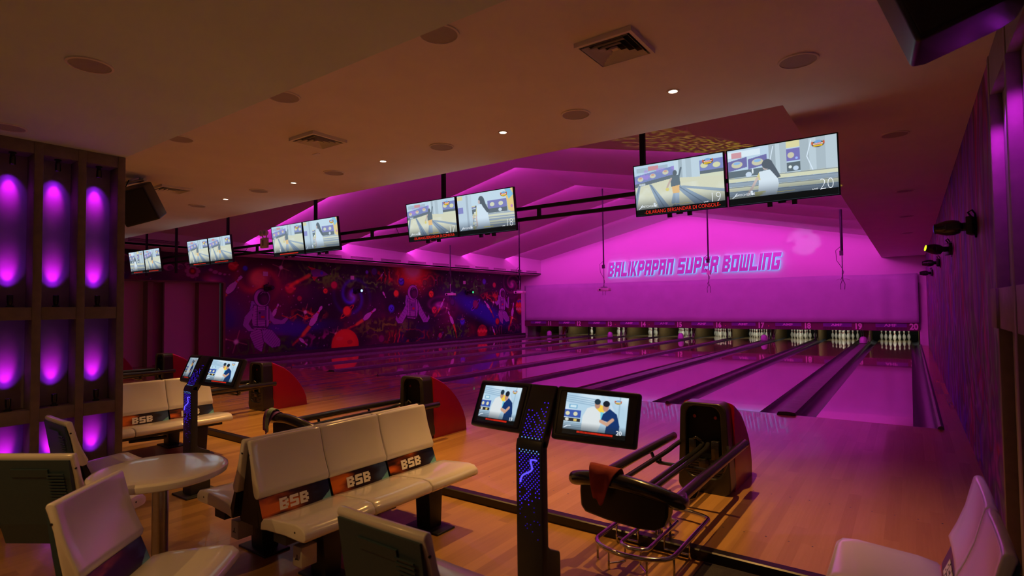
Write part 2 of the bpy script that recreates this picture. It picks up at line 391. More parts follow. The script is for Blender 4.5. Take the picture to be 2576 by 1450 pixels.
# stepped gable panels of the vault
ys = [-3.44] + EDGES + [15.75]
def start_z(i):
    if i == 0: return edge_z(0) + .12
    return edge_z(ys[i]) + .22
for i in range(len(ys) - 1):
    y0, y1 = ys[i] - (.13 if i else 0), ys[i + 1]
    z0 = start_z(i); z1 = edge_z(y1) if i < len(ys) - 2 else 3.90
    b = MB()
    for (xa, xb) in ((XL, RX), (RX, XR)):
        za, zb = (0, RISE) if xa == XL else (RISE, 0)
        b.add([(xa, y0, z0 + za), (xb, y0, z0 + zb), (xb, y1, z1 + zb), (xa, y1, z1 + za)] + [(xa, y0, z0 + za + .05), (xb, y0, z0 + zb + .05), (xb, y1, z1 + zb + .05), (xa, y1, z1 + za + .05)],
              [(0, 1, 2, 3), (7, 6, 5, 4), (0, 4, 5, 1), (3, 2, 6, 7)])
        if i:   # riser closing the slot behind the lamps
            q = edge_z(ys[i]) + .05
            b.add([(xa, y0, q + za - .02), (xb, y0, q + zb - .02), (xb, y0, z0 + zb), (xa, y0, z0 + za)], [(0, 1, 2, 3)])
    struct(b.obj('ceiling', MT['vault']))
b = MB(); b.box(-18.6, .7, -3.5, 20, 5.95, 6.0); struct(b.obj('ceiling', MT['darkpit']))
def vault_z(x, y):
    for i in range(len(ys) - 1):
        if ys[i] <= y <= ys[i + 1]:
            t = (y - ys[i]) / (ys[i + 1] - ys[i]); z1 = edge_z(ys[i + 1]) if i < len(ys) - 2 else 3.9
            return start_z(i) * (1 - t) + z1 * t + RISE * (1 - abs(x - RX) / (RX - XL))

# ================================================================== LANES
SA, SB, LW = 1.7567, 1.5894, 1.054
def lane_right(n): k = 20 - n; return -(((k + 1) // 2) * SA + (k // 2) * SB)
GW = .235
def gutter_mesh(x0):
    pts = []; n = 10; r = GW / 2
    for i in range(n + 1): a = PI + PI * i / n; pts.append((x0 + r + r * math.cos(a), -.012 + .085 * math.sin(a)))
    out = pts + [(x0 + GW, -.115), (x0, -.115)]
    b = MB(); b.prism(out, 0.0, 19.2, 'y'); return b
for n in range(11, 21):
    xr = lane_right(n); xc = xr - LW / 2
    t = thing('bowling_lane', (xc, 0, 0), f'glossy wooden bowling lane ending under the sign numbered {NW[n]}', 'bowling lane', 'bowling lanes side by side')
    b = MB(); b.box(-LW / 2, LW / 2, 0.004, 17.4, -.05, 0); b.obj('lane_surface', MT['lane'], t)
    b = MB(); b.box(-LW / 2, LW / 2, 17.4, 19.15, -.05, 0); b.obj('pin_deck', MT['deck'], t)
    for s in (-1, 1):
        gutter_mesh(-LW / 2 - GW if s < 0 else LW / 2).obj('gutter', MT['gutter'], t, smooth=True)
def cap_outline(x0, x1, h=.035):
    return [(x0, -.1), (x1, -.1), (x1, .012), (x1 - .012, h * .8), ((x0 + x1) / 2, h), (x0 + .012, h * .8), (x0, .012)]
for k in range(5):
    n = 19 - 2 * k; x1 = lane_right(n + 1) - LW - GW; x0 = lane_right(n) + GW
    t = thing('ball_return_capping', ((x0 + x1) / 2, 0, 0), f'wide rounded grey capping strip between the lanes signed {NW[n]} and {NW[n + 1]}', 'lane divider', 'wide cappings over the ball tracks')
    h = (x1 - x0) / 2
    b = MB(); b.prism(cap_outline(-h, h, .045), -.03, 16.6, 'y'); b.obj('capping', MT['cap'], t, smooth=True)
    b = MB(); b.box(-h, h, -.075, -.03, .0005, .006); b.obj('end_plate', MT['rubber'], t)
    # purple-lit dome over the ball lift
    prof = [(.0, .25), (.05, .243), (.09, .215), (.115, .17), (.125, .11), (.125, .05), (.128, 0)]
    d = thing('ball_lift_dome', ((x0 + x1) / 2, 15.35, .046), f'small rounded dome on the wide capping between signs {NW[n]} and {NW[n + 1]}', 'dome', 'domes at the far end of the cappings')
    b = MB(); b.lathe(prof[::-1]); b.obj('dome', mat('dome_plastic', (.50, .42, .52), .25, coat=.4) if k == 0 else bpy.data.materials['dome_plastic'], d, smooth=True)
    b = MB(); b.lathe([(.132, 0), (.132, .012), (.10, .014)]); b.obj('base_ring', MT['black'], d)
for k in range(4):
    n = 18 - 2 * k; x1 = lane_right(n + 1) - LW - GW; x0 = lane_right(n) + GW
    b = MB(); b.prism(cap_outline(x0, x1, .045), -.03, 16.95, 'y')
    b.obj('lane_divider', MT['cap'], smooth=True, label=f'narrow rounded divider strip between the lanes signed {NW[n]} and {NW[n + 1]}', cat='lane divider', group='narrow dividers')
b = MB(); b.prism(cap_outline(GW, .30, .04), -.03, 15.7, 'y'); b.obj('lane_divider', MT['cap'], smooth=True, label='dark rounded edge strip right of the gutter of lane twenty, along the marbled wall', cat='lane divider')
b = MB(); b.prism(cap_outline(-16.50, -16.433, .04), -.03, 15.7, 'y'); b.obj('lane_divider', MT['cap'], smooth=True, label='dark edge strip left of the gutter of lane eleven, along the space mural', cat='lane divider')

# pins
pinprof = [(.026, 0), (.030, .006), (.036, .02), (.050, .06), (.0585, .095), (.0605, .114), (.058, .145), (.048, .185), (.0345, .215), (.0255, .24), (.0228, .254), (.0235, .275), (.027, .300), (.031, .325), (.0324, .343), (.030, .362), (.020, .376), (.006, .381)]
def pin_material():
    m = bpy.data.materials.new('bowling_pin_paint'); m.use_nodes = True; nt = m.node_tree; b = nt.nodes['Principled BSDF']
    tc = nt.nodes.new('ShaderNodeTexCoord'); sp = nt.nodes.new('ShaderNodeSeparateXYZ'); nt.links.new(tc.outputs['Object'], sp.inputs[0])
    cr = nt.nodes.new('ShaderNodeValToRGB'); cr.color_ramp.interpolation = 'CONSTANT'; e = cr.color_ramp.elements
    W = (.84, .83, .74, 1); R_ = (.55, .03, .03, 1)
    e[0].position = 0; e[0].color = W; e[1].position = .243; e[1].color = R_
    for p, c in ((.258, W), (.278, R_), (.291, W)): q = e.new(p); q.color = c
    nt.links.new(sp.outputs[2], cr.inputs[0]); nt.links.new(cr.outputs[0], b.inputs['Base Color'])
    b.inputs['Roughness'].default_value = .2; b.inputs['Coat Weight'].default_value = .5
    return m
bb = MB(); bb.lathe(pinprof, n=20); pin_me = bb.mesh('bowling_pin', pin_material(), smooth=True)
rack = [(0, 0, 'head pin standing foremost'), (-1, 1, 'left pin of the second row'), (1, 1, 'right pin of the second row'), (-2, 2, 'left pin of the third row'), (0, 2, 'middle pin of the third row'), (2, 2, 'right pin of the third row'),
        (-3, 3, 'leftmost pin of the back row'), (-1, 3, 'inner left pin of the back row'), (1, 3, 'inner right pin of the back row'), (3, 3, 'rightmost pin of the back row')]
for n in range(12, 21):
    xc = lane_right(n) - LW / 2
    for (a, r, s) in rack:
        o = bpy.data.objects.new('bowling_pin', pin_me); COL.objects.link(o); o.location = (xc + a * .1524, 18.29 + r * .264, 0); o.rotation_euler = (0, 0, random.random() * 6)
        tag(o, f'white red-banded bowling pin under sign {NW[n]}, {s}', 'bowling pin', f'racked pins under sign {NW[n]}')
# division boards, posts, rods behind the masking
board_prof = [(17.0, 0), (17.12, .1), (17.15, .35), (17.05, .62), (16.9, .80), (20, .80), (20, -.1), (17.0, -.1)]
for k in range(11):
    if k == 0: x = .262; lab = 'tan curved division board right of the pins under sign twenty'
    elif k == 10: x = -16.45; lab = 'tan curved division board at the far left end of the masking'
    else:
        nn = 20 - k; x = (lane_right(nn + 1) - LW + lane_right(nn)) / 2; lab = f'tan curved division board between the pits under signs {NW[nn]} and {NW[nn + 1]}'
    h = .02 if k % 2 == 0 else .07
    b = MB(); b.prism(board_prof, x - h, x + h, 'x'); b.obj('division_board', MT['wood'], label=lab, cat='board', group='division boards between the pits')
for k in range(4):
    n = 18 - 2 * k; x = (lane_right(n + 1) - LW + lane_right(n)) / 2
    t = thing('support_post', (x, 16.4, .04), f'black post under the masking between signs {NW[n]} and {NW[n + 1]}', 'post', 'black posts under the masking')
    b = MB(); b.box(-.02, .02, -.03, .03, .01, .45); b.obj('post', MT['metal_black'], t)
    b = MB(); b.box(-.03, .03, -.05, .05, 0, .012); b.obj('foot_plate', MT['metal_black'], t)
for k in range(5):
    n = 19 - 2 * k; x = -1.405 - k * (SA + SB)
    for s in (-1, 1):
        b = MB(); b.tube([(x + s * .12, 16.7, .03), (x + s * .17, 16.95, .45), (x + s * .17, 17.0, .62)], .012); b.tube([(x + s * .06, 16.7, .03), (x + s * .10, 16.9, .45), (x + s * .1, 17.0, .62)], .012)
        for i in range(4): b.tube([(x + s * (.12 + .012 * i), 16.7 + .06 * i, .03 + .11 * (i + .5)), (x + s * (.06 + .01 * i), 16.7 + .06 * i, .03 + .11 * (i + .5))], .006)
        b.obj('ball_lift_rail', MT['cream'], label=f'slanted pale ladder rail at the ball lift between signs {NW[n]} and {NW[n + 1]}, {"left" if s < 0 else "right"} one', cat='rail', group='ladder rails at the ball lifts')
# masking units with numbers and maker's letters
bnd = [.262]
for n in range(20, 10, -1):
    bnd.append(-16.5 if n == 11 else (lane_right(n) - LW + lane_right(n - 1)) / 2)
for i, n in enumerate(range(20, 10, -1)):
    x1, x0 = bnd[i], bnd[i + 1]; wd = x1 - x0 - .008
    t = thing('masking_unit', ((x0 + x1) / 2, 15.7, .5), f'dark maroon masking panel over the pins carrying the number {NW[n]}', 'masking panel', 'numbered masking panels')
    b = MB(); b.box(-wd / 2, wd / 2, -.03, .05, 0.0, .285); b.obj('panel', MT['mask'], t)
    lx0, lx1 = -wd / 2 + wd * .22, wd / 2 - wd * .22
    b = MB(); b.box(lx0, lx1, -.036, -.03, .13, .262); b.obj('logo_panel', MT['masklogo'], t)
    b = MB()
    for j in range(26):
        xx = lx0 + (lx1 - lx0) * (j + .5) / 26; b.box(xx - .008, xx + .008, -.036, -.030, .012, .12)
    b.obj('grille', MT['vent'], t)
    g = text('number', str(n), .30, MT['pinktext'], t, (wd / 2 - .165, -.034, .142), bold=.012, xs=.82)
    g = text('maker_letters', 'AMF', .125, MT['logotext'], t, ((lx0 + lx1) / 2 - .02, -.038, .19), bold=.004, xs=1.5)
    if n in (14, 15, 17, 18):
        b = MB(); b.lathe([(.010, 0), (.010, -.006)], (-wd / 2 + .12, -.03, .13), n=10, axis='y'); b.obj('indicator_lamp', MT['red'], t)
# red drape and white panel in the empty pit of lane 11
b = MB(); b.box(-15.2, -14.98, 17.3, 17.33, .0, .6); b.obj('red_drape', mat('red_sheet', (.5, .02, .02), .8), label='short red cloth hanging in the pit under sign eleven', cat='cloth')
b = MB(); b.box(-15.42, -15.22, 17.35, 17.37, 0, .6); b.obj('white_board', MT['cream'], label='narrow white upright board in the pit under sign eleven', cat='board')
for k, n in enumerate(range(20, 11, -1)):
    xc = lane_right(n) - LW / 2
    light('pin_deck_lamp', 'AREA', (xc, 17.35, .78), (0, .8, -.6), 6.5, (1, .98, .84), shape='RECTANGLE', size=.9, size_y=.06)
light('pin_deck_lamp', 'AREA', (lane_right(11) - LW / 2, 17.2, .78), (0, .75, -.6), .8, (1, .95, .72), shape='RECTANGLE', size=.9, size_y=.06)
# hanging sheet
cv = MB(); nx = 160
top = [(-16.42 + (16.42 + .25) * i / nx) for i in range(nx + 1)]
V = []; F = []
for i, x in enumerate(top):
    zt = 2.63 - .10 * (i / nx) ** 1.2; s = i / nx
    fold = .012 * math.sin(x * 2.3) + .03 * math.exp(-((x + .6) / 1.0) ** 2) * math.sin(x * 9)
    for j in range(9):
        tt = j / 8; V.append((x, 15.60 + fold * (1 - .3 * tt), .79 + (zt - .79) * tt + (0.01 * math.sin(x * 1.7) if j == 8 else 0)))
for i in range(nx):
    for j in range(8): a = i * 9 + j; F.append((a, a + 9, a + 10, a + 1))
cv.add(V, F); o = cv.obj('curtain', MT['curtain'], smooth=True, label='long pale sheet hanging above the numbered masking panels', cat='curtain')
md = o.modifiers.new('thick', 'SOLIDIFY'); md.thickness = .006
b = MB(); b.box(.255, .275, 15.6, 15.64, .55, 2.2); struct(b.obj('trim_4', MT['metal_black']))

# fascia grilles
def grille(name, y0, y1, z0, z1, lab):
    t = thing(name, (-15.5, (y0 + y1) / 2, (z0 + z1) / 2), lab, 'vent', 'slot vents on the fascia above the mural'); L = (y1 - y0) / 2; h = (z1 - z0) / 2
    b = MB(); b.box(.0, .004, -L, L, -h, h); b.obj('backing', MT['vent'], t)
    b = MB(); b.box(0, .014, -L, L, h - .008, h); b.box(0, .014, -L, L, -h, -h + .008); b.box(0, .014, -L, -L + .01, -h, h); b.box(0, .014, L - .01, L, -h, h)
    b.obj('frame', MT['cream'], t)
    b = MB()
    for i in range(5): z = -h + (i + .7) * 2 * h / 5.4; b.box(.002, .012, -L, L, z, z + .007)
    b.obj('slats', MT['cream'], t)
ordn = ['nearest', 'second', 'third', 'fourth', 'fifth', 'sixth', 'seventh', 'eighth', 'ninth', 'tenth', 'eleventh']
for i in range(11):
    y0 = 1.03 + i * 1.335 + .01; grille('slot_vent', y0, y0 + .98, 3.235, 3.335, f'slatted slot vent on the fascia above the mural, {ordn[i]} counting toward the back wall')
grille('slot_vent', -2.95, -1.75, 3.23, 3.35, 'long slatted vent on the fascia at far left, right beside the column')

# ================================================================== SPACE MURAL on the left wall
def paint_mural():
    Y0, Y1, Z0, Z1 = -3.2, 15.72, .10, 3.17
    c = Canvas(Y1 - Y0, Z1 - Z0, 1150, 215, (.16, .03, .20))
    X = lambda y: y - Y0
    Zf = lambda z: Z1 - z
    n1, n2, n3 = c.noise(2.2, 1, 5), c.noise(1.4, 2, 5), c.noise(.9, 3, 5)
    c.mixm((n1 - .42) * 4, (.42, .04, .30)); c.mixm((n2 - .55) * 5, (.10, .06, .42)); c.mixm((n3 - .6) * 5, (.60, .12, .16), .8)
    c.mixm((.42 - n1) * 5, (.02, .01, .06)); c.mixm((.40 - n2) * 4, (.06, .02, .10))
    # blue glows
    c.ell(X(.0), Zf(1.7), .8, .7, (.16, .14, .75), .8, soft=.9); c.ell(X(12.5), Zf(1.3), 2.4, .45, (.15, .14, .85), .8, soft=.9, rot=.35)
    c.ell(X(2.4), Zf(.95), 1.4, .3, (.25, .12, .8), .7, soft=.9)
    # cloud banks with bright edges: yellow-green and red
    for (yc, zc, ry, rz, col, sd) in [(3.5, 2.7, 2.2, .5, (.45, .60, .16), 11), (5.6, 2.45, 1.8, .35, (.40, .62, .20), 12), (6.4, .75, 1.7, .45, (.62, .62, .18), 13), (10.2, .45, 1.6, .4, (.40, .60, .16), 14),
                                      (11.0, 2.5, 2.2, .5, (.30, .62, .22), 15), (1.5, .35, 1.6, .35, (.30, .42, .14), 16), (13.3, 2.0, 1.2, .3, (.7, .25, .12), 17), (6.6, 2.8, 1.3, .35, (.75, .25, .1), 18),
                                      (8.6, 2.75, 1.3, .35, (.6, .12, .2), 19), (7.5, .35, 1.6, .35, (.75, .22, .12), 20), (3.6, .5, 1.2, .35, (.55, .12, .45), 21), (14.2, .4, 1.5, .3, (.55, .1, .4), 22), (2.9, 1.3, .9, .3, (.85, .3, .1), 23)]:
        m = np.clip(1 - np.sqrt(((c.X - X(yc)) / ry) ** 2 + ((c.Y - Zf(zc)) / rz) ** 2), 0, 1) ** .5
        n = c.noise(.55, sd, 4); ridge = 1.3 - np.abs(((n * 4.2) % 1) - .5) * 4.5
        col = (col[0] * .9, min(1, col[1] * 1.7), col[2] * .5) if col[1] > .35 else tuple(min(1, k * 1.35) for k in col)
        c.mixm(m * np.clip((n - .30) * 3, 0, 1), tuple(k * .22 for k in col), .9); c.mixm(m * np.clip(ridge, 0, 1), col, 1)
    # galaxies
    def galaxy(y, z, R, col, turns=2.2, sq=1.0, rot=0):
        dx, dy = (c.X - X(y)), (c.Y - Zf(z)) / sq; r = np.hypot(dx, dy) / R; th = np.arctan2(dy, dx) + rot
        arms = np.cos(2 * th - turns * 2 * PI * r) * .5 + .5; c.mixm(np.clip(1 - r, 0, 1) * (arms ** 2) * 1.3, col); c.mixm(np.clip(1 - r * 3, 0, 1), tuple(min(1, k + .45) for k in col), .9)
    c.ell(X(1.2), Zf(2.3), 1.5, 1.0, (.50, .05, .28), .7, soft=.7); galaxy(1.12, 2.45, .95, (.95, .30, .22), 1.4, .85); c.ell(X(1.12), Zf(2.5), .32, .28, (1, .62, .40), .9, soft=.8)
    galaxy(4.77, 1.98, 1.0, (.28, .26, 1.0), 2.4); galaxy(9.4, 1.6, 1.5, (.50, .10, .45), 2.5, .45); galaxy(14.9, 2.7, 1.1, (.62, .16, .45), 3.0, .8); galaxy(-.3, 2.4, 1.2, (.5, .06, .25), 1.2, .5)
    # sunburst
    c.ell(X(7.83), Zf(3.1), 1.1, .9, (1, .42, .08), .9, soft=.9); c.ell(X(7.83), Zf(3.17), .5, .42, (1, .9, .75), 1, soft=.7)
    r = np.random.RandomState(7)
    for _ in range(420): c.ell(r.rand() * c.W, r.rand() * c.H, .014 + .018 * r.rand() ** 3, c=(.95, .75, 1), a=.3 + .6 * r.rand())
    def spark(y, z, s, col=(1, .8, .6)):
        for a in (.3, .3 + PI / 2): c.line([(X(y) - s * math.cos(a), Zf(z) - s * math.sin(a)), (X(y) + s * math.cos(a), Zf(z) + s * math.sin(a))], .018, col, .8, 2)
        c.ell(X(y), Zf(z), s * .22, c=(1, 1, .95), soft=.8)
    for q in [(2.8, 1.42, .3), (4.05, .62, .28), (.42, .55, .35), (10.9, .9, .3), (14.9, .95, .3), (13.3, 1.75, .25), (1.9, 2.9, .3), (9.9, 1.5, .2)]: spark(*q)
    def planet(y, z, R, col, dark=None, rings=None, face=False, stripes=None):
        dark = dark or tuple(k * .55 for k in col)
        if rings: c.ell(X(y), Zf(z), R * 1.9, R * .42, rings, 1, rot=-.7); c.ell(X(y), Zf(z), R * 1.65, R * .30, (.12, .03, .15), 1, rot=-.7)
        c.ell(X(y), Zf(z), R, R, dark); c.ell(X(y) - R * .1, Zf(z) - R * .12, R * .84, R * .84, col, 1, soft=.35)
        if stripes:
            for i, k in enumerate(stripes):
                yy = Zf(z) - R * .7 + i * R * .5; c.mixm((((c.X - X(y)) ** 2 + (c.Y - Zf(z)) ** 2 < R * R) & (np.abs(c.Y - yy - .03 * np.sin(c.X * 25)) < R * .16)).astype(float), k, .9)
        if face:
            for dx, dy in ((-.25, -.15), (.25, -.2), (.05, .2)): c.ell(X(y) + dx * R, Zf(z) + dy * R, R * .13, c=(.15, .02, .08))
        if rings: c.mixm(((np.abs(((c.X - X(y)) * math.cos(-.7) + (c.Y - Zf(z)) * math.sin(-.7)) / (R * 1.8)) < 1) & (np.abs(np.sqrt((((c.X - X(y)) * math.cos(-.7) + (c.Y - Zf(z)) * math.sin(-.7)) / (R * 1.8)) ** 2 + ((-(c.X - X(y)) * math.sin(-.7) + (c.Y - Zf(z)) * math.cos(-.7)) / (R * .38)) ** 2) - 1) < .09) & ((-(c.X - X(y)) * math.sin(-.7) + (c.Y - Zf(z)) * math.cos(-.7)) > 0)).astype(float), rings)
    planet(4.45, .18, .60, (1, .36, .10), (.95, .26, .08)); c.ell(X(4.2), Zf(.45), .16, .07, (1, .5, .3), .8); c.ell(X(4.65), Zf(.3), .12, .08, (.85, .18, .08), .8)
    planet(4.54, 1.42, .20, (1, .40, .10), rings=(1, .3, .12)); planet(2.24, 2.2, .20, (.85, .22, .22), stripes=[(.6, .1, .3), (.9, .35, .3)]); planet(2.59, 1.88, .1, (.75, .2, .25)); planet(3.98, 2.36, .15, (.85, .16, .28))
    planet(3.61, 2.15, .1, (1, .35, .1), face=True); planet(.70, 2.81, .09, (.3, .35, 1)); planet(.33, 2.86, .17, (.95, .2, .15), stripes=[(.8, .1, .1), (1, .4, .3)])
    planet(12.42, .30, .38, (.85, .18, .18), stripes=[(.6, .1, .2), (1, .4, .3)]); planet(6.93, 2.1, .15, (1, .42, .12)); planet(8.93, 2.1, .16, (1, .38, .12), face=True); planet(9.12, 1.41, .17, (.95, .25, .35), face=True)
    planet(6.67, 1.5, .17, (.30, .32, 1), face=True); planet(7.21, 2.59, .16, (.35, .35, .95), stripes=[(.6, .5, 1), (.2, .2, .7)]); planet(8.54, 2.57, .14, (.55, .4, .2)); planet(5.81, 2.93, .15, (.35, .22, .65)); planet(11.93, 1.64, .22, (.62, .20, .45), rings=(.6, .3, 1))
    planet(10.97, .86, .18, (.3, .3, .95), stripes=[(.8, .5, .2), (.2, .2, .8)]); planet(13.62, .79, .17, (.85, .18, .2)); planet(15.63, 1.52, .42, (.9, .35, .2), stripes=[(.3, .3, .8), (1, .4, .2), (.9, .7, .6)]); planet(9.48, .29, .13, (.8, .25, .4), rings=(.6, .4, 1)); planet(6.16, .32, .16, (.6, .12, .45)); planet(5.45, 2.9, .08, (.5, .4, 1)); planet(12.6, 2.75, .15, (.4, .35, .9)); planet(13.4, 2.6, .14, (.85, .3, .3)); planet(10.3, 1.75, .16, (.35, .15, .5))
    def pin(y, z, L, ang, trail=True):
        ca, sa = math.cos(ang), math.sin(ang)
        def q(t, s): return (X(y) + ca * t * L - sa * s * L, Zf(z) - sa * t * L - ca * s * L)
        if trail: c.line([q(-.5, 0), q(-1.0, .06), q(-1.5, .2)], L * .10, (.95, .32, .08), .7, 3); c.line([q(-.5, 0), q(-.9, .05)], L * .18, (1, .6, .2), .8, 3)
        body = [(-.5, .07), (-.42, .12), (-.28, .165), (-.1, .16), (.08, .09), (.2, .055), (.3, .055), (.4, .085), (.48, .07), (.52, 0)]
        P = [q(t, s) for t, s in body] + [q(t, -s) for t, s in body[::-1]]; c.poly(P, (.30, .10, .35)); P = [q(t * .95, s * .8) for t, s in body] + [q(t * .95, -s * .8) for t, s in body[::-1]]; c.poly(P, (.88, .72, .92))
        c.line([q(.17, -.05), q(.17, .05)], L * .05, (.9, .1, .15))
    for a in [(.35, 2.3, .75, .85), (1.71, 1.5, .48, 1.1), (3.22, 1.28, .85, .95), (2.73, .42, .42, -.7, False), (5.57, 1.3, .75, .6), (9.62, 1.72, .5, 1.0), (10.16, 1.06, .7, 2.1), (12.79, 1.64, .55, 2.4), (14.94, 1.38, .75, 1.35), (13.27, .40, .4, 2.1), (6.3, 2.05, .3, -1.0, False), (-2.9, 2.35, .6, 1.0), (6.2, 2.85, .25, .9)]: pin(*a)
    def suit(P, k=0): c.poly(P, (.22, .10, .32)); cx = sum(p[0] for p in P) / len(P); cy = sum(p[1] for p in P) / len(P); c.poly([(cx + (x - cx) * .93, cy + (y - cy) * .95) for x, y in P], (.72 - .05 * k, .50, .80))
    def creases(P0, P1, n, w):
        for i in range(n):
            t = (i + .5) / n; x = P0[0] + (P1[0] - P0[0]) * t; y = P0[1] + (P1[1] - P0[1]) * t; nx_, ny_ = -(P1[1] - P0[1]), P1[0] - P0[0]; L = math.hypot(nx_, ny_)
            c.line([(x - nx_ / L * w, y - ny_ / L * w), (x + nx_ / L * w * .8, y + ny_ / L * w + .02)], .014, (.38, .20, .48), .8)
    def astronaut(y, z, s, flip=1, legs=True, arms='akimbo'):
        A = lambda dx, dz: (X(y) + flip * dx * s, Zf(z) + dz * s)
        suit([A(-.45, .12), A(-.52, .5), A(-.40, .95), A(.0, .95), A(-.1, .2)], 2)          # back pack
        if legs:
            suit([A(-.42, 1.15), A(-.52, 1.5), A(-.30, 2.0), A(.0, 2.2), A(.12, 1.7), A(.1, 1.2)]); suit([A(-.05, 1.2), A(.05, 1.75), A(.42, 2.05), A(.80, 2.0), A(.82, 1.75), A(.42, 1.3)], 1)
            creases(A(-.3, 1.25), A(-.1, 2.05), 9, .22 * s); creases(A(.15, 1.35), A(.7, 1.95), 9, .20 * s)
        suit([A(-.36, .30), A(-.46, .75), A(-.40, 1.25), A(.15, 1.32), A(.30, 1.15), A(.36, .75), A(.28, .32)])
        if arms == 'akimbo':
            suit([A(-.36, .36), A(-.72, .75), A(-.80, 1.1), A(-.55, 1.35), A(-.36, 1.35), A(-.55, 1.05), A(-.40, .8)], 1); suit([A(.28, .4), A(.5, .85), A(.85, .95), A(1.12, .78), A(1.18, .88), A(1.0, 1.1), A(.5, 1.12), A(.28, .9)], 1)
        elif arms == 'open':
            suit([A(-.30, .35), A(-.62, .85), A(-.98, 1.28), A(-1.1, 1.1), A(-1.14, 1.3), A(-.98, 1.5), A(-.7, 1.5), A(-.36, 1.05)], 1); suit([A(.30, .35), A(.62, .85), A(.98, 1.28), A(1.1, 1.1), A(1.16, 1.3), A(.98, 1.5), A(.7, 1.5), A(.36, 1.05)], 1)
            creases(A(-.4, .6), A(-.9, 1.4), 6, .14 * s); creases(A(.4, .6), A(.9, 1.4), 6, .14 * s)
        else:
            suit([A(-.30, .35), A(-.75, .62), A(-.9, .55), A(-.85, .72), A(-.62, .88), A(-.3, .7)], 1); suit([A(.30, .40), A(.62, .85), A(.62, .35), A(.78, .2), A(.8, .6), A(.72, 1.1), A(.4, 1.0)], 1)
        creases(A(-.1, .4), A(-.1, 1.2), 8, .24 * s)
        for dx in (-.2, .16): c.line([A(dx, .35), A(dx, 1.2)], .04 * s, (.20, .10, .32))
        c.poly([A(-.16, .5), A(-.16, .92), A(.20, .92), A(.20, .5)], (.50, .32, .62)); c.poly([A(-.04, .74), A(-.04, .84), A(.1, .84), A(.1, .74)], (.9, .1, .12)); c.ell(*A(-.1, .62), .04 * s, c=(.15, .05, .2))
        c.poly([A(-.40, 1.12), A(-.40, 1.2), A(.26, 1.26), A(.28, 1.18)], (.35, .18, .42))
        c.ell(*A(0, .02), .36 * s, .38 * s, (.25, .1, .32)); c.ell(*A(0, .02), .33 * s, .355 * s, (.75, .52, .82)); c.ell(*A(.05, .04), .25 * s, .28 * s, (.20, .06, .22)); c.ell(*A(.10, .10), .16 * s, .18 * s, (.45, .10, .40), .8, soft=.8); c.line([A(-.06, -.12), A(.02, -.2), A(.14, -.18)], .02, (.85, .6, .9), .8)
    astronaut(1.25, 1.92, .80); astronaut(7.84, 2.18, .86, legs=False, arms='open'); c.ell(X(7.84), Zf(.42), .5, .16, (.12, .14, .06), 1, soft=.6); astronaut(14.05, 2.22, .72, arms='wave')
    # segmented space station and chain of hulls over the opening
    for i, (y, z, R) in enumerate([(-2.6, 2.95, .16), (-2.3, 3.0, .17), (-2.0, 3.0, .16), (-1.75, 2.72, .13), (-1.5, 2.74, .16), (-1.22, 2.78, .14), (-1.0, 2.84, .1)]): c.ell(X(y), Zf(z), R, R * .75, (.25, .06, .2)); c.ell(X(y), Zf(z), R * .86, R * .62, (.72, .42, .60)); c.ell(X(y) + R * .3, Zf(z) + .02, R * .5, R * .42, (.4, .15, .38))
    for k in range(8): a = k * PI / 4; c.ell(X(-.86) + .15 * math.cos(a), Zf(2.66) + .15 * math.sin(a), .07, .06, (.72, .42, .6))
    c.ell(X(-.86), Zf(2.66), .10, c=(.5, .06, .12)); c.ell(X(-.86), Zf(2.66), .05, c=(.9, .3, .1))
    for (y, z, R) in [(-.35, 2.72, .06), (-.22, 2.66, .08), (-.08, 2.62, .06), (.06, 2.60, .045), (.2, 2.6, .03)]: c.ell(X(y), Zf(z), R, R * .7, (.72, .42, .65))
    # rocket
    c.line([(X(2.95), Zf(2.68)), (X(2.5), Zf(2.45)), (X(2.25), Zf(2.32))], .12, (1, .45, .12), .8, 4); c.poly([(X(3.0), Zf(2.86)), (X(3.25), Zf(2.92)), (X(3.5), Zf(2.88)), (X(3.72), Zf(2.74)), (X(3.45), Zf(2.66)), (X(3.1), Zf(2.64))], (.50, .30, .62)); c.ell(X(3.45), Zf(2.79), .06, c=(.25, .25, .9))
    c.poly([(X(3.05), Zf(2.86)), (X(2.88), Zf(3.0)), (X(3.22), Zf(2.93))], (.8, .2, .2)); c.poly([(X(3.05), Zf(2.64)), (X(3.15), Zf(2.5)), (X(3.3), Zf(2.65))], (.8, .2, .2))
    c.line([(X(1.95), Zf(1.32)), (X(2.25), Zf(1.22)), (X(2.5), Zf(1.36)), (X(2.8), Zf(1.2)), (X(3.1), Zf(1.25))], .03, (1, .5, .1), .9, 2)
    # leave the opening of the alcove bare
    nx, ny = c.nx, c.ny
    o = c.obj('space_mural', MT['mural'], lambda a, b: (np.full_like(a, -16.745), Y0 + a, Z1 - b), label='wall painting of astronauts, planets, galaxies and flying bowling pins along the side wall', cat='mural')
    me = o.data; bm = bmesh.new(); bm.from_mesh(me)
    bmesh.ops.delete(bm, geom=[f for f in bm.faces if f.calc_center_median().y < .03 and f.calc_center_median().z < 2.36], context='FACES'); bm.to_mesh(me); bm.free()
paint_mural()

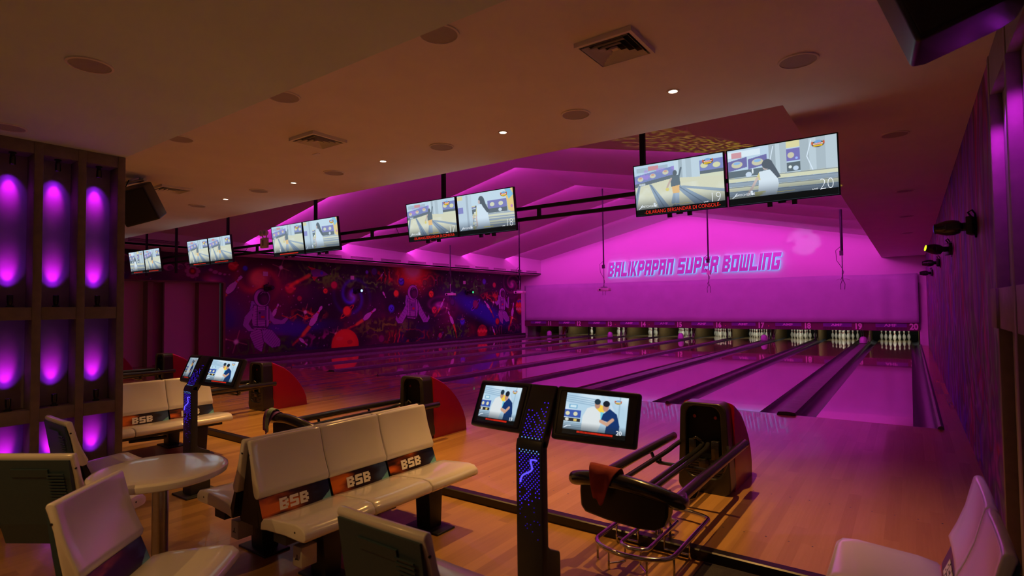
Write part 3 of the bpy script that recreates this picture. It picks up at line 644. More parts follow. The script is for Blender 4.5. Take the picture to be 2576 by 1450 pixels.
# ================================================================== SCREENS
def scene_bowler(c, W, H, variant=0, black=True):
    """a player seen from behind on yellow lanes"""
    c.rect(0, 0, W, H, (.68, .78, .86)); c.mixm((c.noise(.3, 5 + variant, 3) - .5) * 2, (.88, .92, .96), .5)
    c.rect(W * .03, H * .05, W * .40, H * .14, (.55, .62, .68)); c.rect(W * .17, H * .04, W * .29, H * .12, (.80, .35, .36))
    c.poly([(0, H * .20), (W * .47, H * .10), (W * .47, H * .26), (0, H * .36)], (.30, .32, .60)); c.mixm(((c.noise(.06, 9, 3) - .55) * 6) * ((c.X < W * .47) & (c.Y > H * .1) & (c.Y < H * .36)), (.62, .30, .85), .6)
    for i in range(3): x = W * (.07 + .15 * i); y = H * (.27 - .035 * i); c.ell(x, y, W * .035, H * .045, (.80, .74, .55)); c.ell(x, y - H * .02, W * .02, H * .02, (.85, .45, .30))
    c.poly([(0, H * .36), (W * .47, H * .26), (W * .47, H * .33), (0, H * .43)], (.16, .17, .20))
    for i in range(7): c.ell(W * (.055 + i * .011), H * .385, W * .004, H * .028, (.9, .9, .9))
    for (a, b, k) in ((.47, .52, .86), (.52, .56, .62), (.56, .60, .80), (.60, .66, .70), (.66, .75, .82)): c.poly([(W * a, 0), (W * b, 0), (W * b, H * .52), (W * a, H * .50)], (k * .88, k * .95, k))
    c.rect(W * .75, H * .08, W, H * .28, (.30, .30, .62)); c.ell(W * .80, H * .18, W * .04, H * .05, (.85, .8, .5)); c.ell(W * .93, H * .20, W * .04, H * .05, (.85, .8, .5)); c.rect(W * .75, H * .28, W, H * .34, (.12, .13, .16)); c.rect(W * .75, H * .34, W, H * .42, (.85, .82, .62))
    c.poly([(0, H * .43), (W * .45, H * .33), (W, H * .42), (W, H), (0, H)], (.86, .80, .60)); c.mixm((c.noise(.12, 3, 3) - .45) * 3 * (c.Y > H * .45), (.95, .93, .85), .5)
    for (xt, x0, x1) in ((.17, .30, .44), (.42, .74, .98), (.04, -.1, -.02)):
        c.poly([(W * xt, H * .40), (W * (xt + .03), H * .40), (W * x1, H), (W * x0, H)], (.42, .48, .58)); c.line([(W * (xt + .015), H * .40), (W * (x0 + x1) / 2, H)], .008, (.20, .24, .32))
    c.poly([(W * .55, H * .50), (W, H * .66), (W, H * .72), (W * .55, H * .54)], (.45, .50, .58))
    x = W * (.47 + .02 * variant); dk = (.20, .26, .32) if variant else (.14, .17, .20)
    c.line([(x, H * .60), (x - W * .03, H * .80)], W * .045, (.50, .56, .66)); c.line([(x + W * .02, H * .60), (x + W * .015, H * .86)], W * .045, (.58, .64, .74)); c.ell(x - W * .02, H * .88, W * .022, H * .03, (.12, .12, .14)); c.ell(x + W * .02, H * .89, W * .022, H * .03, (.12, .12, .14))
    c.poly([(x - W * .04, H * .46), (x + W * .05, H * .46), (x + W * .045, H * .63), (x - W * .03, H * .63)], (.95, .62, .22)); c.poly([(x - W * .05, H * .30), (x + W * .055, H * .28), (x + W * .06, H * .48), (x - W * .045, H * .50)], dk); c.ell(x + W * .005, H * .24, W * .024, H * .055, (.10, .10, .12))
    c.line([(x + W * .05, H * .30), (x + W * .075, H * .16)], W * .02, dk); c.line([(x - W * .04, H * .34), (x - W * .09, H * .50)], W * .02, (.75, .55, .45)); c.ell(x - W * .09, H * .54, W * .02, H * .035, (.9, .75, .2))
def scene_thrower(c, W, H, variant=0):
    """a woman with long dark hair and a white shirt"""
    c.rect(0, 0, W, H, (.70, .78, .86)); c.mixm((c.noise(.3, 15, 3) - .5) * 2, (.85, .9, .95), .5); c.rect(0, H * .03, W * .32, H * .14, (.90, .93, .95)); c.rect(W * .04, H * .05, W * .14, H * .15, (.82, .40, .42))
    for (a, b) in ((0, .19), (.20, .38)): c.poly([(W * a, H * .20), (W * b, H * .15), (W * b, H * .33), (W * a, H * .38)], (.22, .14, .46)); c.ell(W * (a + .09), H * .27, W * .055, H * .06, (.80, .72, .50)); c.ell(W * (a + .09), H * .245, W * .035, H * .025, (.4, .6, .85))
    c.rect(0, H * .38, W * .42, H * .50, (.13, .15, .17)); c.ell(W * .24, H * .42, W * .008, H * .05, (.95, .95, .95)); c.ell(W * .20, H * .47, W * .03, H * .045, (.78, .82, .9))
    for (a, b, k) in ((.40, .46, .60), (.46, .50, .78), (.50, .56, .66), (.68, .76, .62), (.76, .82, .76), (.82, .90, .64), (.90, 1, .74)): c.rect(W * a, 0, W * b, H * .62, (k * .92, k * .97, k))
    c.line([(W * .44, H * .04), (W * .41, H * .26), (W * .46, H * .56)], .007, (.92, .95, 1)); c.line([(W * .78, H * .04), (W * .74, H * .30), (W * .80, H * .60)], .007, (.92, .95, 1))
    c.rect(W * .56, H * .0, W * .68, H * .11, (.90, .80, .42)); c.rect(W * .56, H * .13, W * .68, H * .34, (.26, .16, .55)); c.ell(W * .60, H * .24, W * .03, H * .05, (.8, .7, .5)); c.ell(W * .65, H * .3, W * .012, c=(.5, .6, 1)); c.rect(W * .56, H * .36, W * .68, H * .52, (.10, .11, .12)); c.ell(W * .64, H * .47, W * .025, H * .04, (.75, .8, .9)); c.ell(W * .59, H * .44, W * .015, c=(.95, .95, .9))
    for i, y in enumerate(np.linspace(.50, 1.0, 7)): c.poly([(0, H * y), (W, H * (y + .05)), (W, H * (y + .13)), (0, H * (y + .08))], (.85, .80, .58) if i % 2 == 0 else (.46, .50, .56)); c.line([(0, H * (y + .01)), (W, H * (y + .06))], .006, (.25, .27, .33))
    x = W * (.36 + .0 * variant)
    c.poly([(x - W * .06, H * .45), (x + W * .10, H * .42), (x + W * .12, H * .70), (x + W * .08, H), (x - W * .09, H), (x - W * .07, H * .70)], (.88, .90, .93)); c.poly([(x - W * .06, H * .46), (x - W * .10, H * .58), (x - W * .05, H * .60)], (.85, .72, .30)); c.line([(x - W * .08, H * .56), (x - W * .14, H * .74), (x - W * .18, H * .84)], W * .025, (.80, .62, .55))
    c.mixm(((c.noise(.06, 21, 2) - .45) * 8) * ((c.Y > H * .80) & (np.abs(c.X - x + W * .02) < W * .09)), (.80, .70, .18), .9)
    c.ell(x + W * .005, H * .37, W * .030, H * .06, (.80, .62, .55)); c.ell(x + W * .02, H * .33, W * .05, H * .085, (.05, .04, .07)); c.poly([(x - W * .02, H * .32), (x + W * .06, H * .28), (x + W * .10, H * .42), (x + W * .14, H * .58), (x + W * .11, H * .60), (x + W * .05, H * .45)], (.05, .04, .07))
def scene_standing(c, W, H):
    """the same woman standing, back to the camera"""
    scene_thrower(c, W, H); c.rect(W * .0, H * .0, W * .26, H * .9, (.70, .76, .82)); c.rect(W * .16, 0, W * .20, H * .9, (.56, .60, .66)); c.rect(0, H * .30, W * .10, H * .45, (.35, .30, .65)); c.rect(0, H * .02, W * .10, H * .12, (.85, .75, .4))
    c.rect(W * .26, 0, W, H * .30, (.74, .82, .88)); c.rect(W * .55, H * .22, W * .88, H * .42, (.30, .24, .58)); c.ell(W * .63, H * .32, W * .04, H * .05, (.85, .8, .6)); c.ell(W * .78, H * .32, W * .04, H * .05, (.85, .8, .6)); c.rect(W * .55, H * .42, W * .88, H * .52, (.12, .12, .14)); c.ell(W * .76, H * .47, W * .03, H * .04, (.8, .82, .85))
    c.poly([(W * .86, 0), (W, 0), (W, H * .6), (W * .90, H * .5)], (.95, .72, .25)); c.poly([(W * .86, 0), (W * .95, 0), (W, H * .15), (W * .92, H * .25)], (.35, .65, .82)); c.ell(W * .96, H * .42, W * .02, c=(.75, .3, .6))
    for i in range(6): y = H * (.54 + .07 * i); c.line([(W * .3, y), (W, y + H * .02)], .010, (.50, .52, .62)); c.line([(W * .3, y + H * .03), (W, y + H * .05)], .012, (.86, .82, .66))
    x = W * .42; c.poly([(x - W * .07, H * .30), (x + W * .10, H * .30), (x + W * .13, H * .60), (x + W * .16, H), (x - W * .09, H), (x - W * .09, H * .6)], (.84, .88, .93)); c.poly([(x - W * .07, H * .32), (x - W * .11, H * .55), (x - W * .07, H * .56)], (.86, .76, .4)); c.line([(x - W * .09, H * .55), (x - W * .08, H * .8)], W * .022, (.8, .62, .55))
    c.ell(x + W * .02, H * .18, W * .05, H * .10, (.05, .05, .08)); c.poly([(x - W * .01, H * .15), (x + W * .07, H * .14), (x + W * .10, H * .30), (x + W * .16, H * .48), (x + W * .11, H * .50), (x + W * .04, H * .34)], (.05, .05, .08)); c.ell(x - W * .02, H * .22, W * .018, H * .05, (.78, .6, .55))
def logo(c, x, y, s):
    c.ell(x, y, s * 1.0, s * .55, (.25, .20, .15), .8); c.ell(x, y - s * .35, s * .55, s * .3, (.45, .65, .85)); c.rect(x - s * .8, y - s * .18, x + s * .8, y + s * .12, (.85, .80, .75)); c.rect(x - s * .7, y + s * .15, x + s * .7, y + s * .42, (.90, .74, .18)); c.ell(x - s * .9, y - s * .2, s * .14, s * .3, (.8, .35, .2)); c.ell(x + s * .9, y - s * .2, s * .14, s * .3, (.8, .35, .2))
def finish(c, W, H, strip=True, bar=False, fade=.30, wash=.30):
    c.mixm(np.ones_like(c.X), (.78, .90, .97), wash)
    y0 = H * (.885 if strip else 1.0); m = np.clip((c.Y - H * (.90 - fade)) / (H * fade), 0, 1) ** 1.6 * .72; c.mixm(m, (.14, .17, .22)); logo(c, W * .84, H * .12, W * .055)
    c.line([(W * .03, H * .87), (W * .06, H * .83), (W * .075, H * .79)], .006, (.9, .95, 1)); c.ell(W * .22, H * .79, W * .012, H * .02, (.85, .9, .95)); c.ell(W * .225, H * .83, W * .01, H * .02, (.85, .9, .95)); c.rect(W * .45, H * .84, W * .62, H * .85, (.62, .58, .22))
    if strip: c.rect(0, y0, W, H, (.045, .055, .06))
    if bar:
        for i in range(30): c.rect(W * (.20 + .02 * i), H * .935, W * (.2125 + .02 * i), H * .965, (.85, .18, .12))

def television(loc, num, kind, nx, lab, w_=.905, redbar=False, full=False):
    t = thing('television', loc, lab, 'television', 'televisions hanging in pairs over the approach'); W, H = w_ - .02, .505
    tilt = math.radians(7.0); R_ = Matrix.Rotation(tilt, 4, 'X')
    b = MB(); b.M = R_; b.box(-w_ / 2, w_ / 2, .001, .03, -.262, .262); b.box(-w_ * .3, w_ * .3, .03, .06, -.16, .16); b.obj('housing', MT['black'], t)
    b = MB(); b.box(-.12, .12, .05, .139, -.14, -.10); b.box(-.12, .12, .05, .139, .0, .04); b.obj('mount', MT['metal_black'], t)
    b = MB(); b.M = R_
    for (x0, x1, z0, z1) in ((-w_ / 2, w_ / 2, .253, .262), (-w_ / 2, w_ / 2, -.262, -.253), (-w_ / 2, -w_ / 2 + .010, -.253, .253), (w_ / 2 - .010, w_ / 2, -.253, .253)): b.box(x0, x1, -.008, .001, z0, z1)
    b.obj('bezel', MT['satin'], t)
    c = Canvas(W, H, nx, int(nx * .56)); {'b': scene_bowler, 't': scene_thrower, 's': scene_standing}[kind](c, W, H); finish(c, W, H, True, redbar, wash=.40 if full else .46)
    s = c.obj('screen', MT['screen'], lambda a, bb: (a - W / 2, np.full_like(a, -.004) - (0), H / 2 - bb), t); s.data.transform(R_)
    def on(x, z): v = R_ @ Vector((x, -.0065, z)); return v
    rot = (PI / 2 + tilt, 0, 0)
    if full:
        text('number', str(num), .135, MT['whitetext'], s, on(W * .40, -H * .31), rot, .0003, bold=-.0035, xs=.85); text('word', 'LANE', .018, MT['whitetext'], s, on(W * .30, -H * .37), rot, .0003)
        text('writing', 'SWITCH\'GENIE', .030, MT['whitetext'], s, on(-W * .345, -H * .33), rot, .0003, xs=.85); text('writing', 'SUPER', .018, MT['redtext'], s, on(W * .34, H * .385), rot, .0003)
        if not redbar and num in (19, 17): text('notice', '-DILARANG BERSANDAR DI CONSOLE-', .050, MT['redtext'], s, on(.02, -H * .447), rot, .0003, bold=-.0003, xs=.86)
    for dx in (-.10, .10):
        b = MB(); b.M = R_; b.box(dx - .018, dx + .018, -.02, .02, -.30, -.262); b.obj('camera', MT['black'], t)
    b = MB(); b.M = R_; b.box(-.03, .03, -.01, .015, -.276, -.262); b.obj('receiver', MT['black'], t)
    return t
TVZ, TVY = 2.699, -3.04
television((-1.351 + .463, TVY, TVZ), 20, 't', 300, 'television showing a woman in white bowling and the number 20, beside the marbled wall', full=True)
television((-1.351 - .463, TVY, TVZ), 19, 'b', 300, 'television showing a bowler from behind, a red notice and the number 19', full=True)
television((-4.70 + .463, TVY, TVZ), 18, 's', 240, 'television showing a long-haired woman from behind and the number 18', full=True)
television((-4.70 - .463, TVY, TVZ), 17, 'b', 240, 'television with a red notice and the number 17, on the second hanging pair', full=True)
television((-8.05 + .463, TVY, TVZ), 16, 's', 150, 'television showing a long-haired woman, on the pair beside the emergency light', full=False)
television((-8.05 - .463, TVY, TVZ), 15, 'b', 150, 'television showing a lone bowler, next to the twin-headed emergency light', redbar=True)
television((-11.22 + .44, TVY, 2.69), 14, 'b', 120, 'television of the fourth pair, on its side toward the lane signed twenty', w_=.86, redbar=True)
television((-11.22 - .44, TVY, 2.69), 13, 'b', 120, 'television of the fourth pair, on its side toward the space mural', w_=.86, redbar=True)
television((-14.22 + .42, TVY, 2.66), 12, 'b', 100, 'television of the last pair by the column, showing an empty lane', w_=.82, redbar=True)
television((-14.22 - .42, TVY, 2.66), 11, 't', 100, 'television of the last pair by the column, showing players in yellow', w_=.82, redbar=True)

# hanging metal frame that carries them
t = thing('hanging_frame', (-8, -2.88, 2.6), 'long black metal ladder frame hanging from the ceiling and carrying the televisions', 'frame')
for z in (.115, -.015): b = MB(); b.box(-7.2, 7.1, -.02, .02, z - .02, z + .02); b.obj('rail', MT['metal_black'], t)
for x in (-15.12, -12.4, -9.75, -6.55, -3.55, -.95): b = MB(); b.box(x + 8 - .02, x + 8 + .02, -.018, .018, .0, .10); b.obj('strut', MT['metal_black'], t)
for x in (-2.24, -5.09, -7.97, -10.82, -13.03, -14.56): b = MB(); b.box(x + 8 - .028, x + 8 + .028, -.012, .022, -.03 if x > -13 else -.25, vault_z(x, -2.88) - 2.6); b.obj('hanger', MT['metal_black'], t)
b = MB(); b.tube([(-2.0, -.03, .12), (-2.05, -.06, .02), (-1.9, -.05, -.04)], .004, 5); b.tube([(2.0, -.03, .1), (2.1, -.06, -.02), (1.9, -.04, -.05)], .004, 5); b.obj('cable', MT['rubber'], t)
# emergency light
t = thing('emergency_light', (-9.42, -2.918, 2.838), 'cream twin-headed emergency light standing on the black hanging frame', 'emergency light')
b = MB(); b.box(-.10, .10, -.04, .015, -.20, -.02); b.obj('body', MT['cream'], t, bevel=.008)
b = MB(); b.box(-.012, .012, -.045, -.04, -.16, -.06); b.obj('slot', MT['black'], t)
for s in (-1, 1):
    b = MB(); b.lathe([(.035, .03), (.055, .0), (.058, -.03), (.050, -.034)], (s * .062, -.02, .07), 16, axis='y'); h = b.obj('lamp_head', MT['cream'], t, smooth=True)
    b = MB(); b.lathe([(.048, -.031), (.03, -.036)], (s * .062, -.02, .07), 16, axis='y'); b.obj('lens', MT['steel'], h, smooth=True)
    b = MB(); b.tube([(s * .05, -.01, -.03), (s * .062, -.01, .03)], .01, 6); b.obj('stem', MT['cream'], t)

# ================================================================== SIGN ON THE BACK WALL
# glyph cells on a 5 x 7 board; cut corners and slots follow the blocky italic lettering
def bar(x0, y0, x1, y1): return [(x0, y0), (x1, y0), (x1, y1), (x0, y1)]
GL = {  # lists of outlines in a 1 x 1.9 box
 'B': [bar(0, 0, .34, 1.9), bar(.34, 0, .86, .45), bar(.34, 1.45, .86, 1.9), bar(.34, .72, .80, 1.2), bar(.64, .35, 1, .85), bar(.64, 1.05, 1, 1.55)],
 'A': [bar(0, 0, .34, 1.9), bar(.66, 0, 1, 1.9), bar(.34, 1.45, .66, 1.9), bar(.34, .62, .66, 1.12)],
 'L': [bar(0, 0, .34, 1.9), bar(.34, 0, 1, .48)], 'I': [bar(0, 0, .34, 1.9)],
 'K': [bar(0, 0, .34, 1.9), [(.34, .75), (.68, 1.9), (1.02, 1.9), (.62, .95), (1.04, 0), (.68, 0)]],
 'P': [bar(0, 0, .34, 1.9), bar(.34, 1.45, .86, 1.9), bar(.34, .62, .86, 1.08), bar(.66, .75, 1, 1.78)],
 'N': [bar(0, 0, .34, 1.9), bar(.66, 0, 1, 1.9), bar(.34, 1.42, .66, 1.9)],
 'S': [bar(.06, 1.42, 1, 1.9), bar(0, .75, .34, 1.80), bar(.34, .75, .94, 1.15), bar(.66, .10, 1, 1.05), bar(0, 0, .94, .48)],
 'U': [bar(0, .06, .34, 1.9), bar(.66, .06, 1, 1.9), bar(.06, 0, .94, .46)],
 'E': [bar(0, 0, .34, 1.9), bar(.34, 1.45, 1, 1.9), bar(.34, .75, .92, 1.15), bar(.34, 0, 1, .45)],
 'R': [bar(0, 0, .34, 1.9), bar(.34, 1.45, .86, 1.9), bar(.34, .72, .86, 1.15), bar(.66, .85, 1, 1.78), [(.52, .78), (.84, .78), (1.02, 0), (.68, 0)]],
 'O': [bar(0, .06, .34, 1.84), bar(.66, .06, 1, 1.84), bar(.05, 1.42, .95, 1.9), bar(.05, 0, .95, .48)],
 'W': [bar(0, .06, .30, 1.9), bar(.45, .06, .72, 1.9), bar(.87, .06, 1.17, 1.9), bar(.05, 0, 1.12, .42)],
 'G': [bar(0, .06, .34, 1.84), bar(.05, 1.42, 1.04, 1.9), bar(.05, 0, .95, .48), bar(.66, .10, 1, 1.05), bar(.5, .72, .72, 1.05)],
}
adv = {'I': .46, 'W': 1.29}
sg = thing('wall_sign', (-11.66, 15.75, 2.875), 'blocky slanted halo-lit lettering BALIKPAPAN SUPER BOWLING on the magenta back wall', 'sign')
def word(s, x0, x1):
    tot = sum(adv.get(ch, 1.12) for ch in s) - .12; k = (x1 - x0) / tot; x = x0
    for ch in s:
        for nm, y0, y1, m, g in (('letter', -.13, -.085, MT['signface'], 0), ('halo', -.085, -.035, MT['signglow'], .012)):
            b = MB()
            for P in GL[ch]:
                cx = sum(p[0] for p in P) / len(P); cz = sum(p[1] for p in P) / len(P)
                Q = [(x + (px) * k * .98 + .16 * pz * .365 + g * .3, pz * .365 * 1.0 - g * .2) for px, pz in P]
                off = .0008 * (len(b.f) % 7)
                b.prism(Q, y0 - off, y1 + off, 'y')
            if nm == 'letter': lt = b.obj('letter', m, sg)
            else: b.obj('halo', m, lt)
        x += adv.get(ch, 1.12) * k
word('BALIKPAPAN', 0, 3.14); word('SUPER', 3.36, 5.08); word('BOWLING', 5.27, 7.48)

# ================================================================== PROJECTOR POLES over the lanes
for k in range(5):
    x = -1.35 - 3.346 * k + (.04 * k); y = 7.75; zt = vault_z(x, y) - .01; zb = 2.0
    nm = ['above lane twenty, bare bracket and loose plugs at its foot', 'crossing the middle word of the wall sign, looped cable at foot', 'before the first letters of the wall sign, pale projector on it', 'reaching over the end of the space mural, pale projector on it', 'hanging over the middle of the space mural, pale projector on it'][k]
    t = thing('projector_pole', (x, y, zb), 'thin dark ceiling pole ' + nm, 'pole', 'projector poles over the lanes')
    r = .032 if k == 0 else .022
    b = MB(); b.tube([(0, 0, .75 if k < 3 else .45), (0, 0, zt - zb)], r, 8); b.obj('pole', MT['metal_black'], t, smooth=True)
    b = MB(); b.tube([(0, 0, .08), (0, 0, .8 if k < 3 else .5)], .014, 8); b.obj('inner_tube', MT['steel'], t)
    b = MB(); b.box(-.05, .03, -.03, .03, .72, .84); b.obj('junction_box', MT['black'], t)
    b = MB(); b.tube([(-.02, 0, .95), (-.13, -.02, .85), (-.12, 0, .6), (-.03, 0, .45), (.03, 0, .3), (-.04, 0, .1)], .006, 5); b.tube([(0, 0, .12), (-.05, 0, -.02), (-.045, 0, -.14)], .006, 5); b.tube([(0, 0, .12), (.05, 0, 0), (.04, 0, -.14)], .006, 5); b.obj('cable', MT['rubber'], t)
    if k == 0:
        b = MB(); b.tube([(-.14, 0, .10), (-.08, 0, .125), (.08, 0, .125), (.16, 0, .10)], .008, 6); b.obj('bracket', MT['steel'], t)
    if k == 1:
        b = MB(); b.box(-.04, .06, -.04, .04, .38, .50); b.obj('camera', MT['cream'], t)
    if k >= 2:
        b = MB(); b.box(-.20, .20, -.10, .10, -.01, .08); b.obj('projector', MT['cream'], t, bevel=.015)
        b = MB(); b.box(-.08, .08, -.08, .08, .08, .13); b.obj('bracket', MT['steel'], t)
        b = MB(); b.lathe([(.03, 0), (.03, -.02)], (-.1, -.10, .035), 12, axis='y'); b.obj('lens', MT['black'], t)

# ================================================================== MOVING-HEAD LAMPS
def moving_head(loc, lab, lens, s=1.0, yaw=0.0, side=1, tilt=0.0):
    """side=1: hangs on the wall toward +x and points to -x"""
    t = thing('moving_head_light', loc, lab, 'stage light', 'moving-head lights on the walls' if side == 1 else 'moving-head lights on the mural'); t.scale = (side * s, s, s); t.rotation_euler = (0, 0, yaw)
    b = MB(); b.box(-.09, -.012, -.14, .14, -.12, .12); b.obj('base', MT['black'], t, bevel=.015)
    b = MB(); b.box(-.012, 0, -.05, .05, -.16, .16); b.obj('wall_plate', MT['metal_black'], t)
    b = MB(); b.box(-.15, -.09, -.05, .05, -.05, .05); b.box(-.17, -.13, -.15, .15, -.04, .04); b.box(-.30, -.13, -.15, -.115, -.045, .045); b.box(-.30, -.13, .115, .15, -.045, .045); b.obj('yoke', MT['black'], t, bevel=.01)
    b = MB(); b.M = Matrix.Translation((-.25, 0, 0)) @ Matrix.Rotation(tilt, 4, 'Y') @ Matrix.Translation((.25, 0, 0))
    b.lathe([(.05, -.16), (.085, -.18), (.105, -.24), (.105, -.32), (.09, -.38), (.07, -.43), (.072, -.45)], (0, 0, 0), 18, axis='x'); h = b.obj('head', MT['satin'], t, smooth=True)
    b = MB(); b.M = Matrix.Translation((-.25, 0, 0)) @ Matrix.Rotation(tilt, 4, 'Y') @ Matrix.Translation((.25, 0, 0))
    b.lathe([(.060, -.445), (.060, -.456)], (0, 0, 0), 18, axis='x'); b.obj('lens', lens, h)
    b = MB(); b.tube([(-.05, .02, .12), (-.09, .03, .19), (-.05, .05, .22), (-.01, .06, .15), (-.02, .05, .05)], .012, 6); b.obj('cable', MT['rubber'], t)
    return t
MHX = .49
moving_head((MHX, -2.30, 2.17), 'black moving-head stage light with violet lens on the marbled wall, first from the front', MT['bluelens'], .64, yaw=-.25)
moving_head((MHX, 1.05, 2.23), 'black moving-head stage light with lit yellow lens on the marbled wall', MT['yellowlens'], .66, yaw=.25, tilt=.2)
moving_head((MHX, 4.55, 2.25), 'black moving-head stage light with dark lens, third along the marbled wall', MT['black'], .60, yaw=-.15)
moving_head((MHX, 8.6, 2.23), 'black moving-head stage light farthest along the marbled wall, near the hanging sheet', MT['black'], .60, yaw=.2)
moving_head((-16.74, 1.4, 2.22), 'small black moving-head light beside the first painted astronaut', MT['black'], .8, side=-1)
moving_head((-16.74, 4.9, 2.18), 'small black moving-head light with blue-white spark in front of the painted blue galaxy', MT['whitelens'], .8, side=-1)
moving_head((-16.74, 11.3, 2.22), 'small black moving-head light with green spark on the mural between the last two astronauts', MT['greenlens'], .8, side=-1)
for y, lb in ((1.35, 'first'), (4.75, 'second'), (11.1, 'third')):
    b = MB(); b.box(-16.745, -16.72, y - .08, y + .08, 2.60, 2.74); b.obj('junction_box', MT['cream'], label=f'small pale junction box on the mural above the {lb} little stage light', cat='box', group='pale boxes on the mural')

# ================================================================== BALL RETURNS
def rrect(cx, cz, w_, h, r, n=8, taper=0.0):
    pts = []
    for (sx, sz, a0) in ((1, -1, -PI / 2), (1, 1, 0), (-1, 1, PI / 2), (-1, -1, PI)):
        for i in range(n + 1):
            a = a0 + PI / 2 * i / n; x = cx + sx * (w_ / 2 - r) + r * math.cos(a); z = cz + sz * (h / 2 - r) + r * math.sin(a)
            x = cx + (x - cx) * (1 - taper * (z - (cz - h / 2)) / h); pts.append((x, z))
    return pts
def ring(b, A, B, y0, y1, mi=0):
    n = len(A); V = [(x, y0, z) for x, z in A] + [(x, y0, z) for x, z in B] + [(x, y1, z) for x, z in A] + [(x, y1, z) for x, z in B]; F = []
    for i in range(n):
        j = (i + 1) % n; F += [(i, j, n + j, n + i), (2 * n + i, 3 * n + i, 3 * n + j, 2 * n + j), (i, 2 * n + i, 2 * n + j, j), (n + i, n + j, 3 * n + j, 3 * n + i)]
    b.add(V, F, mi)
def smooth_path(P, n=6):
    P = [Vector(p) for p in P]; out = []
    for i in range(len(P) - 1):
        p0, p1, p2, p3 = P[max(i - 1, 0)], P[i], P[i + 1], P[min(i + 2, len(P) - 1)]
        for k in range(n):
            t = k / n; out.append(.5 * ((2 * p1) + (-p0 + p2) * t + (2 * p0 - 5 * p1 + 4 * p2 - p3) * t * t + (-p0 + 3 * p1 - 3 * p2 + p3) * t ** 3))
    return out + [P[-1]]
def ball_return(loc, lab):
    t = thing('ball_return', loc, lab, 'ball return', 'ball returns on the approach')
    # red rounded hood
    prof = [(.13, .722), (.16, .715), (.22, .685), (.32, .635), (.42, .56), (.52, .46), (.60, .36), (.67, .25), (.72, .13), (.74, .0), (.13, .0)]
    b = MB(); n = 9; V = []; F = []
    xs = [-.205, -.20, -.18, -.12, 0, .12, .18, .20, .205]
    for j, x in enumerate(xs):
        k = {0: .93, 1: .965, 2: .985, 3: 1, 4: 1, 5: 1, 6: .985, 7: .965, 8: .93}[j]
        for (y, z) in prof: V.append((x * (1 + .06 * math.sin(PI * z / .8)), .13 + (y - .13) * k, z * (k if z > .0 else 1)))
    m = len(prof)
    for j in range(n - 1):
        for i in range(m): F.append((j * m + i, j * m + (i + 1) % m, (j + 1) * m + (i + 1) % m, (j + 1) * m + i))
    F += [tuple(range(m)), tuple((n - 1) * m + i for i in range(m))[::-1]]
    b.add(V, F); b.obj('hood', MT['hood'], t, smooth=True)
    A = rrect(0, .36, .425, .73, .07, taper=.14); B = rrect(0, .41, .30, .57, .08, taper=.10)
    b = MB(); ring(b, A, B, -.03, .15); b.obj('front_frame', mat('grey_brown_plastic', (.022, .020, .018), .3, coat=.3) if 'grey_brown_plastic' not in bpy.data.materials else bpy.data.materials['grey_brown_plastic'], t, smooth=True, bevel=.012)
    b = MB(); b.prism([(x * .99, z) for x, z in rrect(0, .45, .30, .50, .08, taper=.10)], .045, .052, 'y'); b.obj('throat', MT['darkpit'], t)
    b = MB(); b.box(-.148, .148, -.012, .03, .02, .27); b.obj('lower_panel', MT['black'], t)
    for s in (-1, 1):
        b = MB()
        for i in range(10): b.box(s * .085 - .055, s * .085 + .055, -.020, -.012, .05 + .021 * i, .058 + .021 * i)
        b.obj('grille', MT['satin'], t)
    b = MB(); b.box(-.04, .04, -.03, .0, .20, .27); b.box(-.12, -.06, -.02, .02, .27, .42); b.box(.06, .12, -.02, .02, .27, .42); b.tube([(-.11, 0, .40), (-.06, -.02, .44), (-.02, -.01, .41)], .012, 6); b.obj('ramp_guide', MT['satin'], t, bevel=.006)
    for s in (-1, 1):
        b = MB(); b.lathe([(.014, .040), (.014, .034)], (s * .085, 0, .60), 10, axis='y'); b.obj('sensor_window', mat('red_reflector', (.35, .03, .03), .3) if 'red_reflector' not in bpy.data.materials else bpy.data.materials['red_reflector'], t)
    # rails
    for (x, r, z, y0, y1) in ((-.285, .034, .405, -1.46, .04), (.285, .034, .405, -1.46, .08)):
        b = MB(); b.tube(smooth_path([(x, y0, z), (x, (y0 + y1) / 2, z + .004), (x, y1 - .02, z), (x, y1, z - .002)]), r, 14); b.obj('bumper_rail', MT['satin'], t, smooth=True)
    for (x, y1) in ((-.215, -.02), (-.022, .02), (.028, .02), (.215, -.02)):
        b = MB(); b.tube(smooth_path([(x, -1.45, .345), (x, -.9, .35), (x, -.3, .355), (x, y1 - .08, .365), (x * .9, y1, .385)]), .019, 10); b.obj('ball_rail', MT['satin'], t, smooth=True)
    for y in (-.42, -1.08):
        b = MB(); b.tube([(-.285, y, .375), (-.26, y, .315), (-.22, y, .30), (.22, y, .30), (.26, y, .315), (.285, y, .375)], .014, 8)
        for x in (-.215, 0, .215): b.tube([(x, y, .30), (x, y, .34)], .012, 6)
        b.obj('cross_bar', MT['satin'], t, smooth=True)
    # arched front bumper with its hanging panel
    P = smooth_path([(-.285, -1.38, .405), (-.335, -1.46, .43), (-.33, -1.55, .455), (-.22, -1.60, .485), (-.02, -1.61, .500), (.16, -1.59, .475), (.29, -1.54, .43), (.315, -1.47, .40), (.285, -1.38, .405)], 7)
    b = MB(); b.tube(P, [.034 + .012 * math.sin(PI * i / (len(P) - 1)) for i in range(len(P))], 14); b.obj('front_bumper', MT['satin'], t, smooth=True)
    out = [(-.27, .47), (-.275, .40), (-.27, .31), (-.24, .275), (-.10, .255), (.10, .245), (.20, .255), (.25, .29), (.275, .35), (.28, .43), (.16, .475), (0, .495), (-.15, .49)]
    b = MB(); b.prism(out, -1.60, -1.50, 'y'); b.obj('front_panel', MT['black'], t, bevel=.014, smooth=True)
